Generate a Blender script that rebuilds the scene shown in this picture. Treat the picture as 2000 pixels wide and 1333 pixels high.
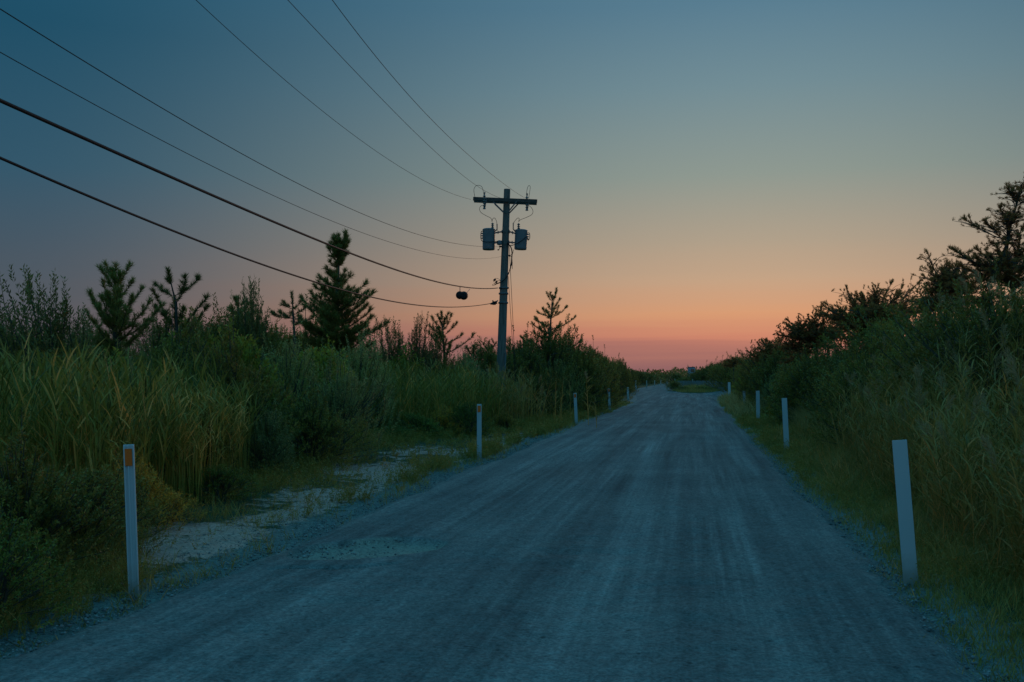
import bpy, math, random
import numpy as np
from mathutils import Vector, Matrix

for o in list(bpy.data.objects):
    bpy.data.objects.remove(o)
SC = bpy.context.scene
COL = SC.collection
R = math.radians

# ------------------------------------------------------------------ camera
F_PX, CX, CY, EYE = 1944.4, 1000.0, 738.0, 1.6
cam_data = bpy.data.cameras.new("camera")
cam_data.lens = 35.0
cam_data.sensor_width = 36.0
cam_data.shift_y = (CY - 666.5) / 2000.0
cam_data.clip_start = 0.05
cam_data.clip_end = 3000.0
cam = bpy.data.objects.new("camera", cam_data)
COL.objects.link(cam)
cam.location = (0, 0, EYE)
cam.rotation_euler = (R(90), 0, 0)
SC.camera = cam

# ------------------------------------------------------------------ sky and light
SC.view_settings.view_transform = 'Standard'
SC.view_settings.look = 'None'
SC.view_settings.exposure = 0.0
SC.view_settings.gamma = 1.0
SC.cycles.max_bounces = 6
SC.cycles.diffuse_bounces = 3
SC.cycles.transparent_max_bounces = 4

SUN_AZ = 14.0      # degrees to the right of straight ahead
SUN_EL = 2.5


def lin(c):
    out = []
    for v in c:
        v = v / 255.0
        out.append(v / 12.92 if v <= 0.04045 else ((v + 0.055) / 1.055) ** 2.4)
    return out


world = bpy.data.worlds.new("World")
SC.world = world
world.use_nodes = True
wt = world.node_tree
wt.nodes.clear()
WN = wt.nodes.new
WL = wt.links.new


def wmath(op, a, b=None, c=None, clamp=False):
    n = WN('ShaderNodeMath')
    n.operation = op
    n.use_clamp = clamp
    for i, v in enumerate((a, b, c)):
        if v is None:
            continue
        if isinstance(v, (int, float)):
            n.inputs[i].default_value = v
        else:
            WL(v, n.inputs[i])
    return n.outputs[0]


def ramp_node(tree, stops):
    n = tree.nodes.new('ShaderNodeValToRGB')
    n.color_ramp.interpolation = 'LINEAR'
    e = n.color_ramp.elements
    while len(e) < len(stops):
        e.new(0.5)
    for i, (p, c) in enumerate(stops):
        e[i].position = p
        e[i].color = (*c, 1.0)
    return n


tc = WN('ShaderNodeTexCoord')
sep = WN('ShaderNodeSeparateXYZ')
WL(tc.outputs['Generated'], sep.inputs[0])
X, Y, Z = sep.outputs
# faint stratus bands low in the sky: noise stretched along the horizon shifts the elevation looked up
comb = WN('ShaderNodeCombineXYZ')
WL(wmath('MULTIPLY', X, 1.6), comb.inputs[0])
WL(wmath('MULTIPLY', Y, 1.6), comb.inputs[1])
WL(wmath('MULTIPLY', Z, 55.0), comb.inputs[2])
nz = WN('ShaderNodeTexNoise')
nz.inputs['Scale'].default_value = 1.6
nz.inputs['Detail'].default_value = 3.0
WL(comb.outputs[0], nz.inputs['Vector'])
low = wmath('SUBTRACT', 1.0, wmath('MULTIPLY', Z, 7.0), None, True)
shift = wmath('MULTIPLY', wmath('MULTIPLY', wmath('SUBTRACT', nz.outputs[0], 0.5), 0.036), low)
elev = wmath('ADD', Z, shift)
# angle away from the glow
hyp = wmath('SQRT', wmath('ADD', wmath('MULTIPLY', X, X), wmath('MULTIPLY', Y, Y)))
sx, sy = math.sin(R(SUN_AZ)), math.cos(R(SUN_AZ))
dot = wmath('DIVIDE', wmath('ADD', wmath('MULTIPLY', X, sx), wmath('MULTIPLY', Y, sy)), wmath('MAXIMUM', hyp, 1e-4))
ang = wmath('DIVIDE', wmath('ARCCOSINE', wmath('MINIMUM', wmath('MAXIMUM', dot, -1.0), 1.0)), R(42))
smooth = WN('ShaderNodeMapRange')
smooth.interpolation_type = 'SMOOTHSTEP'
WL(ang, smooth.inputs['Value'])
smooth.inputs['From Min'].default_value = 0.0
smooth.inputs['From Max'].default_value = 1.0
smooth.inputs['To Min'].default_value = 1.0
smooth.inputs['To Max'].default_value = 0.0
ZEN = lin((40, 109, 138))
glow = ramp_node(wt, [(0.0, lin((134, 93, 99))), (0.018, lin((156, 105, 101))), (0.0335, lin((180, 117, 104))), (0.0395, lin((203, 131, 107))),
                      (0.061, lin((214, 154, 115))), (0.096, lin((195, 162, 133))), (0.132, lin((175, 159, 138))),
                      (0.196, lin((141, 152, 144))), (0.276, lin((113, 140, 149))), (0.347, lin((88, 125, 145))),
                      (0.60, lin((58, 115, 140))), (1.0, ZEN)])
away = ramp_node(wt, [(0.0, lin((96, 82, 90))), (0.03, lin((94, 86, 94))), (0.075, lin((80, 87, 96))), (0.19, lin((50, 86, 106))),
                      (0.31, lin((30, 78, 102))), (0.60, lin((34, 95, 124))), (1.0, ZEN)])
WL(elev, glow.inputs[0])
WL(elev, away.inputs[0])
mix = WN('ShaderNodeMix')
mix.data_type = 'RGBA'
WL(smooth.outputs[0], mix.inputs['Factor'])
WL(away.outputs[0], mix.inputs['A'])
WL(glow.outputs[0], mix.inputs['B'])
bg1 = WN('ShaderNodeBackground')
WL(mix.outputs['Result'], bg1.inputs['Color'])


def wrange(v, a, b, lo, hi):
    n = WN('ShaderNodeMapRange')
    n.interpolation_type = 'SMOOTHSTEP'
    WL(v, n.inputs['Value'])
    for k_, q_ in (('From Min', a), ('From Max', b), ('To Min', lo), ('To Max', hi)):
        n.inputs[k_].default_value = q_
    return n.outputs[0]


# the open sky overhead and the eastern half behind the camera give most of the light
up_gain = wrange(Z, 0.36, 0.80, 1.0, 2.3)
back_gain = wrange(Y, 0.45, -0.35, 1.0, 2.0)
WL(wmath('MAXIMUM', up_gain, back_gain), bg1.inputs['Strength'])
sky = WN('ShaderNodeTexSky')
sky.sky_type = 'NISHITA'
sky.sun_disc = False
sky.sun_elevation = R(SUN_EL)
sky.sun_rotation = R(SUN_AZ)
bg2 = WN('ShaderNodeBackground')
WL(sky.outputs[0], bg2.inputs['Color'])
bg2.inputs['Strength'].default_value = 0.0006
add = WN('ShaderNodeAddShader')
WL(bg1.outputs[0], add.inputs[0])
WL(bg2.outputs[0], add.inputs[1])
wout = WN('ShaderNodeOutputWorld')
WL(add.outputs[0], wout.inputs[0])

sun_data = bpy.data.lights.new("sun", 'SUN')
sun_data.energy = 0.4
sun_data.angle = R(12)
sun_data.color = (1.0, 0.5, 0.28)
sun = bpy.data.objects.new("sun", sun_data)
COL.objects.link(sun)
sd = Vector((math.sin(R(SUN_AZ)) * math.cos(R(SUN_EL)), math.cos(R(SUN_AZ)) * math.cos(R(SUN_EL)), math.sin(R(SUN_EL))))
sun.rotation_euler = (-sd).to_track_quat('-Z', 'Y').to_euler()

# ------------------------------------------------------------------ geometry of the place
M = 0.1826                      # the road runs in the direction (M, 1)


def at(px, py):
    """the point of the flat ground that a spot of the photo shows"""
    d = F_PX * EYE / (py - CY)
    return Vector(((px - CX) / F_PX * d, d, 0.0))


def pz(px, py, d):
    return Vector(((px - CX) / F_PX * d, d, EYE + (CY - py) / F_PX * d))


def sd_xy(s, d):
    return s + M * d, d


_h = np.random.RandomState(5).rand(256, 256)


def noise2(x, y):
    xi = np.floor(x).astype(int)
    yi = np.floor(y).astype(int)
    fx, fy = x - xi, y - yi
    fx = fx * fx * (3 - 2 * fx)
    fy = fy * fy * (3 - 2 * fy)
    a = _h[xi % 256, yi % 256]
    b = _h[(xi + 1) % 256, yi % 256]
    c = _h[xi % 256, (yi + 1) % 256]
    d = _h[(xi + 1) % 256, (yi + 1) % 256]
    return (a * (1 - fx) + b * fx) * (1 - fy) + (c * (1 - fx) + d * fx) * fy


def fbm(x, y, o=4):
    v, a, t = 0.0, 0.5, 0.0
    for i in range(o):
        v = v + a * noise2(x * 2 ** i + 17 * i, y * 2 ** i + 31 * i)
        t += a
        a *= 0.5
    return v / t


def sstep(a, b, x):
    t = np.clip((x - a) / (b - a), 0, 1)
    return t * t * (3 - 2 * t)


# edges of the gravel and the front of the thickets, as functions of the distance
def road_l(d):
    d = np.asarray(d, float)
    return -4.0 + 0.20 * (fbm(d * 0.35, d * 0 + 3.3, 2) - 0.5) * 2 + 0.13 * (fbm(d * 3.1, d * 0 + 9.1, 2) - 0.5) - 3.7 * sstep(64, 132, d)


def road_r(d):
    d = np.asarray(d, float)
    return 1.60 + 0.18 * (fbm(d * 0.33, d * 0 + 7.7, 2) - 0.5) * 2 + 0.13 * (fbm(d * 3.4, d * 0 + 2.2, 2) - 0.5) + 3.4 * sstep(68, 96, d)


FL_D = [0, 6.9, 9.65, 13, 16.2, 20, 23.5, 26, 29, 33, 45, 60, 66, 90, 104, 132, 300]
FL_S = [-4.5, -4.75, -5.3, -5.9, -6.4, -7.0, -7.2, -6.2, -5.6, -5.4, -5.2, -4.8, -5.0, -6.3, -7.2, -8.9, -9.3]


def front_l(d):
    return np.interp(d, FL_D, FL_S)


def ground_z(s, d):
    s = np.asarray(s, float)
    d = np.asarray(d, float)
    rl, rr = road_l(d), road_r(d)
    out_l = np.clip(rl - s, 0, None)
    out_r = np.clip(s - rr, 0, None)
    out = out_l + out_r
    inside = (s > rl) & (s < rr)
    z = -0.035 + 0.05 * sstep(0.0, 0.5, out) + 0.16 * sstep(0.6, 4.0, out)
    z = z + sstep(0.1, 1.2, out) * 0.12 * (fbm(s * 0.6 + 40, d * 0.6, 3) - 0.5)
    z = z + sstep(0.1, 0.6, out) * (0.05 * (fbm(s * 2.6 + 11, d * 2.2, 3) - 0.5) + 0.022 * (fbm(s * 9 + 3, d * 7, 2) - 0.5)) * (d < 32)
    z = np.where(inside, -0.06, z)
    far = sstep(140, 300, d)
    return z * (1 - far) + far * 0.05


def gz(x, y):
    return float(ground_z(np.array([x - M * y]), np.array([y]))[0])


# ------------------------------------------------------------------ materials
def new_mat(name):
    m = bpy.data.materials.new(name)
    m.use_nodes = True
    m.node_tree.nodes.clear()
    return m, m.node_tree


def N(t, kind, **kw):
    n = t.nodes.new(kind)
    for k, v in kw.items():
        if isinstance(v, tuple) and k.startswith('_'):
            pass
        setattr(n, k, v)
    return n


def link(t, a, b):
    t.links.new(a, b)


def out_surf(t, shader):
    o = t.nodes.new('ShaderNodeOutputMaterial')
    link(t, shader, o.inputs['Surface'])


def mixc(t, f, a, b, blend='MIX'):
    n = t.nodes.new('ShaderNodeMix')
    n.data_type = 'RGBA'
    n.blend_type = blend
    for i, v in (('Factor', f), ('A', a), ('B', b)):
        if isinstance(v, (int, float)):
            n.inputs[i].default_value = v
        elif isinstance(v, (tuple, list)):
            n.inputs[i].default_value = (*v, 1.0)
        else:
            link(t, v, n.inputs[i])
    return n.outputs['Result']


LEAF_GAIN = (3.1, 1.8, 0.95)


def leaf_mat(name, c0, c1, c2, transl=0.35, rough=0.55, vary=0.25):
    """c0-c1 the common range of leaf colour, c2 the odd dry leaf (tint near 1)"""
    m, t = new_mat(name)
    a = N(t, 'ShaderNodeAttribute')
    a.attribute_name = 'tint'
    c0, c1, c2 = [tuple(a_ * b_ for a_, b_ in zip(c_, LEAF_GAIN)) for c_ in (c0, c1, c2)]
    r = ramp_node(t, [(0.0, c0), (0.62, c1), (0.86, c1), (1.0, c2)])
    link(t, a.outputs['Fac'], r.inputs[0])
    oi = N(t, 'ShaderNodeObjectInfo')
    mr = N(t, 'ShaderNodeMapRange')
    link(t, oi.outputs['Random'], mr.inputs['Value'])
    mr.inputs['To Min'].default_value = 1.0 - vary
    mr.inputs['To Max'].default_value = 1.0 + vary
    hs = N(t, 'ShaderNodeHueSaturation')
    link(t, mr.outputs[0], hs.inputs['Value'])
    link(t, r.outputs[0], hs.inputs['Color'])
    p = N(t, 'ShaderNodeBsdfPrincipled')
    link(t, hs.outputs[0], p.inputs['Base Color'])
    p.inputs['Roughness'].default_value = rough
    p.inputs['Specular IOR Level'].default_value = 0.3
    tr = N(t, 'ShaderNodeBsdfTranslucent')
    link(t, hs.outputs[0], tr.inputs['Color'])
    mx = N(t, 'ShaderNodeMixShader')
    mx.inputs[0].default_value = transl
    link(t, p.outputs[0], mx.inputs[1])
    link(t, tr.outputs[0], mx.inputs[2])
    out_surf(t, mx.outputs[0])
    return m


def plain_mat(name, c0, c1, scale=8.0, rough=0.7, metal=0.0, bump=0.0, stretch=(1, 1, 1), spec=0.4):
    m, t = new_mat(name)
    co = N(t, 'ShaderNodeTexCoord')
    mp = N(t, 'ShaderNodeMapping')
    mp.inputs['Scale'].default_value = stretch
    link(t, co.outputs['Object'], mp.inputs[0])
    n = N(t, 'ShaderNodeTexNoise')
    n.inputs['Scale'].default_value = scale
    n.inputs['Detail'].default_value = 5.0
    link(t, mp.outputs[0], n.inputs['Vector'])
    r = ramp_node(t, [(0.3, c0), (0.7, c1)])
    link(t, n.outputs[0], r.inputs[0])
    p = N(t, 'ShaderNodeBsdfPrincipled')
    link(t, r.outputs[0], p.inputs['Base Color'])
    p.inputs['Roughness'].default_value = rough
    p.inputs['Metallic'].default_value = metal
    p.inputs['Specular IOR Level'].default_value = spec
    if bump:
        b = N(t, 'ShaderNodeBump')
        b.inputs['Strength'].default_value = bump
        b.inputs['Distance'].default_value = 0.01
        link(t, n.outputs[0], b.inputs['Height'])
        link(t, b.outputs[0], p.inputs['Normal'])
    out_surf(t, p.outputs[0])
    return m


MAT = {}
MAT['bayberry'] = leaf_mat('bayberry_leaf', (0.042, 0.064, 0.020), (0.120, 0.148, 0.050), (0.20, 0.13, 0.05))
MAT['groundsel'] = leaf_mat('groundsel_leaf', (0.08, 0.13, 0.07), (0.17, 0.24, 0.14), (0.22, 0.22, 0.12), rough=0.45)
MAT['goldenrod'] = leaf_mat('goldenrod_leaf', (0.09, 0.10, 0.025), (0.23, 0.19, 0.045), (0.36, 0.20, 0.05))
MAT['round'] = leaf_mat('round_bush_leaf', (0.04, 0.075, 0.02), (0.085, 0.14, 0.04), (0.16, 0.14, 0.05))
MAT['cherry'] = leaf_mat('broad_leaf', (0.05, 0.095, 0.02), (0.135, 0.19, 0.045), (0.24, 0.14, 0.045))
MAT['willow'] = leaf_mat('thin_shrub_leaf', (0.05, 0.07, 0.035), (0.10, 0.13, 0.065), (0.16, 0.11, 0.06))
MAT['needle'] = leaf_mat('pine_needle', (0.045, 0.075, 0.032), (0.10, 0.145, 0.062), (0.15, 0.11, 0.06), transl=0.3, rough=0.5)
MAT['tuft'] = leaf_mat('tufted_pine_needle', (0.075, 0.065, 0.035), (0.16, 0.12, 0.07), (0.22, 0.10, 0.05), transl=0.55, rough=0.5)  # red-brown mixed into the needle colour to carry the hazy glow behind
MAT['reed'] = leaf_mat('reed_leaf', (0.035, 0.062, 0.022), (0.135, 0.165, 0.055), (0.34, 0.25, 0.11), vary=0.0)
MAT['reed_dry'] = leaf_mat('dry_reed_leaf', (0.065, 0.085, 0.032), (0.17, 0.165, 0.075), (0.32, 0.215, 0.11), vary=0.0)
MAT['grass'] = leaf_mat('verge_grass_blade', (0.055, 0.085, 0.034), (0.15, 0.175, 0.075), (0.32, 0.235, 0.11), vary=0.0)
MAT['beachgrass'] = leaf_mat('tall_grass_blade', (0.085, 0.105, 0.065), (0.20, 0.21, 0.13), (0.34, 0.26, 0.16), vary=0.0)
MAT['weed'] = leaf_mat('weed_leaf', (0.06, 0.085, 0.03), (0.135, 0.155, 0.055), (0.24, 0.15, 0.06), vary=0.0)
MAT['plume'] = leaf_mat('reed_plume', (0.12, 0.14, 0.13), (0.17, 0.19, 0.17), (0.19, 0.21, 0.19), vary=0.0, transl=0.4)
MAT['far'] = leaf_mat('distant_leaf', (0.06, 0.07, 0.03), (0.12, 0.125, 0.05), (0.17, 0.11, 0.055), vary=0.0)
MAT['bark'] = plain_mat('bark', (0.05, 0.04, 0.03), (0.11, 0.09, 0.07), 14, 0.9, bump=0.5, stretch=(1, 1, 0.3))
MAT['stem'] = plain_mat('shrub_stem', (0.06, 0.05, 0.035), (0.12, 0.10, 0.07), 20, 0.9)
MAT['pole'] = plain_mat('weathered_pole_wood', (0.10, 0.09, 0.075), (0.24, 0.22, 0.19), 5, 0.85, bump=0.6, stretch=(9, 9, 0.5))
MAT['arm'] = plain_mat('crossarm_wood', (0.06, 0.05, 0.045), (0.12, 0.105, 0.09), 6, 0.85, bump=0.4, stretch=(1, 6, 6))
MAT['tank'] = plain_mat('transformer_paint', (0.12, 0.14, 0.145), (0.17, 0.19, 0.195), 4, 0.45, spec=0.5)
MAT['metal'] = plain_mat('galvanised_metal', (0.10, 0.10, 0.10), (0.20, 0.20, 0.20), 20, 0.5, 0.6)
MAT['porcelain'] = plain_mat('insulator_glaze', (0.10, 0.09, 0.085), (0.16, 0.145, 0.13), 10, 0.25, spec=0.6)
MAT['cable'] = plain_mat('black_cable', (0.020, 0.011, 0.011), (0.040, 0.022, 0.022), 30, 0.6, spec=0.25)
MAT['wire'] = plain_mat('bare_wire', (0.03, 0.03, 0.03), (0.05, 0.05, 0.05), 30, 0.6, 0.0, spec=0.2)
MAT['orange'] = plain_mat('orange_reflector', (1.0, 0.13, 0.004), (1.0, 0.18, 0.006), 60, 0.3, spec=0.6)
MAT['fence'] = plain_mat('silvered_slat', (0.22, 0.23, 0.22), (0.34, 0.35, 0.33), 3, 0.9, stretch=(8, 8, 0.6))
MAT['hut'] = plain_mat('hut_paint', (0.26, 0.30, 0.33), (0.34, 0.38, 0.41), 2, 0.7)
MAT['hutroof'] = plain_mat('hut_roof', (0.08, 0.09, 0.10), (0.13, 0.14, 0.15), 3, 0.8)
MAT['glass'] = plain_mat('hut_window', (0.03, 0.04, 0.05), (0.05, 0.06, 0.07), 3, 0.1, spec=0.7)
MAT['stone'] = plain_mat('gravel_stone', (0.07, 0.07, 0.072), (0.38, 0.37, 0.35), 9.0, 0.9)


def post_material(name, c, dirt):
    m, t = new_mat(name)
    co = N(t, 'ShaderNodeTexCoord')
    sp = N(t, 'ShaderNodeSeparateXYZ')
    link(t, co.outputs['Object'], sp.inputs[0])
    n = N(t, 'ShaderNodeTexNoise')
    n.inputs['Scale'].default_value = 9.0
    n.inputs['Detail'].default_value = 6.0
    link(t, co.outputs['Object'], n.inputs['Vector'])
    # splash dirt dried onto the foot of the post, scuffs above
    mr = N(t, 'ShaderNodeMapRange')
    link(t, sp.outputs[2], mr.inputs['Value'])
    mr.inputs['From Min'].default_value = 0.02
    mr.inputs['From Max'].default_value = 0.30
    mr.inputs['To Min'].default_value = 0.55
    mr.inputs['To Max'].default_value = 0.0
    ad = N(t, 'ShaderNodeMath', operation='MULTIPLY_ADD', use_clamp=True)
    link(t, n.outputs[0], ad.inputs[0])
    ad.inputs[1].default_value = 0.5
    link(t, mr.outputs[0], ad.inputs[2])
    r = ramp_node(t, [(0.33, (0, 0, 0)), (0.75, (1, 1, 1))])
    link(t, ad.outputs[0], r.inputs[0])
    c_ = mixc(t, r.outputs[0], c, dirt)
    p = N(t, 'ShaderNodeBsdfPrincipled')
    link(t, c_, p.inputs['Base Color'])
    p.inputs['Roughness'].default_value = 0.5
    out_surf(t, p.outputs[0])
    return m


MAT['post'] = post_material('white_post_plastic', (0.60, 0.61, 0.61), (0.34, 0.32, 0.28))
MAT['oldpost'] = post_material('pale_wood_post', (0.42, 0.40, 0.33), (0.25, 0.23, 0.18))


def road_material():
    m, t = new_mat('gravel_road')
    co = N(t, 'ShaderNodeTexCoord')
    # object space of the road: x across, y along
    def noise(scale, detail, stretch, rough=0.55):
        mp = N(t, 'ShaderNodeMapping')
        mp.inputs['Scale'].default_value = stretch
        link(t, co.outputs['Object'], mp.inputs[0])
        n = N(t, 'ShaderNodeTexNoise')
        n.inputs['Scale'].default_value = scale
        n.inputs['Detail'].default_value = detail
        n.inputs['Roughness'].default_value = rough
        link(t, mp.outputs[0], n.inputs['Vector'])
        return n.outputs[0]
    streak = noise(1.0, 5, (2.3, 0.075, 1))
    streak2 = noise(1.0, 5, (10.5, 0.16, 1), 0.66)
    patch = noise(0.55, 5, (1, 1, 1))
    grain = noise(38.0, 4, (1, 1, 1), 0.7)
    vor = N(t, 'ShaderNodeTexVoronoi')
    vor.inputs['Scale'].default_value = 26.0
    link(t, co.outputs['Object'], vor.inputs['Vector'])
    vor2 = N(t, 'ShaderNodeTexVoronoi')
    vor2.inputs['Scale'].default_value = 5.5
    vor2.inputs['Randomness'].default_value = 1.0
    link(t, co.outputs['Object'], vor2.inputs['Vector'])
    base = ramp_node(t, [(0.30, (0.170, 0.150, 0.143)), (0.5, (0.245, 0.213, 0.199)), (0.70, (0.338, 0.290, 0.268))])
    link(t, streak, base.inputs[0])
    r2 = ramp_node(t, [(0.36, (0.76, 0.76, 0.76)), (0.52, (1.0, 1.0, 1.0)), (0.66, (1.30, 1.30, 1.29))])
    link(t, streak2, r2.inputs[0])
    trk = N(t, 'ShaderNodeAttribute')
    trk.attribute_name = 'track'
    rt_ = ramp_node(t, [(0.0, (0.88, 0.88, 0.88)), (1.0, (1.16, 1.16, 1.15))])
    link(t, trk.outputs['Fac'], rt_.inputs[0])
    brk = noise(0.35, 3, (1.6, 0.5, 1))
    rb = ramp_node(t, [(0.38, (0.15, 0.15, 0.15)), (0.6, (1, 1, 1))])
    link(t, brk, rb.inputs[0])
    c = mixc(t, rb.outputs[0], base.outputs[0], mixc(t, 1.0, base.outputs[0], r2.outputs[0], 'MULTIPLY'))
    c = mixc(t, 1.0, c, rt_.outputs[0], 'MULTIPLY')
    r3 = ramp_node(t, [(0.33, (0.84, 0.85, 0.86)), (0.68, (1.12, 1.11, 1.09))])
    link(t, patch, r3.inputs[0])
    c = mixc(t, 1.0, c, r3.outputs[0], 'MULTIPLY')
    r4 = ramp_node(t, [(0.30, (0.55, 0.55, 0.55)), (0.52, (1.0, 1.0, 1.0)), (0.72, (1.40, 1.39, 1.38))])
    link(t, grain, r4.inputs[0])
    c = mixc(t, 1.0, c, r4.outputs[0], 'MULTIPLY')
    mid = noise(13.0, 4, (1, 0.6, 1), 0.7)
    r6 = ramp_node(t, [(0.30, (0.76, 0.76, 0.77)), (0.5, (1.0, 1.0, 1.0)), (0.72, (1.22, 1.22, 1.21))])
    link(t, mid, r6.inputs[0])
    c = mixc(t, 1.0, c, r6.outputs[0], 'MULTIPLY')
    # dark pebbles
    r5 = ramp_node(t, [(0.06, (0.42, 0.42, 0.44)), (0.13, (1, 1, 1))])
    link(t, vor2.outputs['Distance'], r5.inputs[0])
    c = mixc(t, 0.75, c, r5.outputs[0], 'MULTIPLY')
    a = N(t, 'ShaderNodeAttribute')
    a.attribute_name = 'tint'
    sandc = mixc(t, 1.0, (0.42, 0.33, 0.26), r4.outputs[0], 'MULTIPLY')
    c = mixc(t, a.outputs['Fac'], c, sandc)
    p = N(t, 'ShaderNodeBsdfPrincipled')
    link(t, c, p.inputs['Base Color'])
    p.inputs['Roughness'].default_value = 1.0
    p.inputs['Specular IOR Level'].default_value = 0.05
    h = N(t, 'ShaderNodeMath', operation='MULTIPLY_ADD')
    link(t, vor.outputs['Distance'], h.inputs[0])
    h.inputs[1].default_value = -0.6
    link(t, grain, h.inputs[2])
    b = N(t, 'ShaderNodeBump')
    b.inputs['Strength'].default_value = 0.8
    b.inputs['Distance'].default_value = 0.02
    link(t, h.outputs[0], b.inputs['Height'])
    link(t, b.outputs[0], p.inputs['Normal'])
    out_surf(t, p.outputs[0])
    return m


def ground_material():
    m, t = new_mat('sandy_soil')
    co = N(t, 'ShaderNodeTexCoord')
    def noise(scale, detail, rough=0.55):
        n = N(t, 'ShaderNodeTexNoise')
        n.inputs['Scale'].default_value = scale
        n.inputs['Detail'].default_value = detail
        n.inputs['Roughness'].default_value = rough
        link(t, co.outputs['Object'], n.inputs['Vector'])
        return n.outputs[0]
    a = N(t, 'ShaderNodeAttribute')
    a.attribute_name = 'tint'          # 1 = bare sand, 0 = litter and soil
    n1 = noise(4.5, 8, 0.72)
    s = N(t, 'ShaderNodeMath', operation='ADD', use_clamp=True)
    k = N(t, 'ShaderNodeMath', operation='MULTIPLY_ADD')
    link(t, n1, k.inputs[0])
    k.inputs[1].default_value = 2.6
    k.inputs[2].default_value = -1.35
    link(t, a.outputs['Fac'], s.inputs[0])
    link(t, k.outputs[0], s.inputs[1])
    n2 = noise(26.0, 5, 0.7)
    sandr = ramp_node(t, [(0.3, (0.36, 0.18, 0.14)), (0.5, (0.68, 0.35, 0.27)), (0.8, (0.82, 0.45, 0.36))])
    link(t, n2, sandr.inputs[0])
    soilr = ramp_node(t, [(0.3, (0.045, 0.048, 0.022)), (0.6, (0.10, 0.105, 0.045)), (0.8, (0.17, 0.15, 0.08))])
    link(t, n2, soilr.inputs[0])
    r = ramp_node(t, [(0.38, (0, 0, 0)), (0.60, (1, 1, 1))])
    link(t, s.outputs[0], r.inputs[0])
    c = mixc(t, r.outputs[0], soilr.outputs[0], sandr.outputs[0])
    gv = N(t, 'ShaderNodeAttribute')
    gv.attribute_name = 'gravel'
    n3 = noise(9.0, 5, 0.7)
    sm = N(t, 'ShaderNodeMath', operation='MULTIPLY_ADD')
    link(t, n3, sm.inputs[0])
    sm.inputs[1].default_value = 1.6
    sm.inputs[2].default_value = -0.8
    sa_ = N(t, 'ShaderNodeMath', operation='ADD', use_clamp=True)
    link(t, gv.outputs['Fac'], sa_.inputs[0])
    link(t, sm.outputs[0], sa_.inputs[1])
    rg = ramp_node(t, [(0.42, (0, 0, 0)), (0.62, (1, 1, 1))])
    link(t, sa_.outputs[0], rg.inputs[0])
    gravr = ramp_node(t, [(0.3, (0.10, 0.11, 0.10)), (0.55, (0.21, 0.225, 0.20)), (0.8, (0.33, 0.34, 0.30))])
    link(t, n2, gravr.inputs[0])
    c = mixc(t, rg.outputs[0], c, gravr.outputs[0])
    p = N(t, 'ShaderNodeBsdfPrincipled')
    link(t, c, p.inputs['Base Color'])
    p.inputs['Roughness'].default_value = 0.95
    p.inputs['Specular IOR Level'].default_value = 0.1
    b = N(t, 'ShaderNodeBump')
    b.inputs['Strength'].default_value = 0.6
    b.inputs['Distance'].default_value = 0.03
    link(t, n2, b.inputs['Height'])
    link(t, b.outputs[0], p.inputs['Normal'])
    out_surf(t, p.outputs[0])
    return m


MAT['road'] = road_material()
MAT['ground'] = ground_material()

# ------------------------------------------------------------------ mesh helpers


def np_mesh(name, V, F, mat, tint=None, smooth=False):
    """V (n,3), F (m,3) or (m,4) or a list of such; returns a mesh"""
    Fs = F if isinstance(F, list) else [F]
    Fs = [f for f in Fs if len(f)]
    me = bpy.data.meshes.new(name)
    V = np.ascontiguousarray(V, np.float32)
    me.vertices.add(len(V))
    me.vertices.foreach_set('co', V.ravel())
    loops = np.concatenate([f.ravel() for f in Fs]).astype(np.int32)
    tot = np.concatenate([np.full(len(f), f.shape[1], np.int32) for f in Fs])
    start = np.concatenate([[0], np.cumsum(tot)[:-1]]).astype(np.int32)
    me.loops.add(len(loops))
    me.loops.foreach_set('vertex_index', loops)
    me.polygons.add(len(tot))
    me.polygons.foreach_set('loop_start', start)
    me.polygons.foreach_set('loop_total', tot)
    if smooth:
        me.polygons.foreach_set('use_smooth', np.ones(len(tot), bool))
    if tint is not None:
        at_ = me.attributes.new('tint', 'FLOAT', 'POINT')
        at_.data.foreach_set('value', np.ascontiguousarray(tint, np.float32))
    me.update(calc_edges=True)
    me.materials.append(mat)
    return me


def obj(name, me, parent=None, loc=None, rot=None):
    o = bpy.data.objects.new(name, me)
    COL.objects.link(o)
    if parent is not None:
        o.parent = parent
    if loc is not None:
        o.location = loc
    if rot is not None:
        o.rotation_euler = rot
    return o


def empty(name, loc=(0, 0, 0), rz=0.0):
    o = bpy.data.objects.new(name, None)
    o.empty_display_size = 0.2
    COL.objects.link(o)
    o.location = loc
    o.rotation_euler = (0, 0, rz)
    return o


def tag(o, label=None, cat=None, group=None, kind=None):
    if label:
        o['label'] = label
    if cat:
        o['category'] = cat
    if group:
        o['group'] = group
    if kind:
        o['kind'] = kind
    return o


def copy_tree(o):
    c = o.copy()
    COL.objects.link(c)
    for ch in o.children:
        k = ch.copy()
        COL.objects.link(k)
        k.parent = c
        for g in ch.children:
            q = g.copy()
            COL.objects.link(q)
            q.parent = k
    return c


def unit(v):
    return v / np.maximum(np.linalg.norm(v, axis=-1, keepdims=True), 1e-9)


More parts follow.
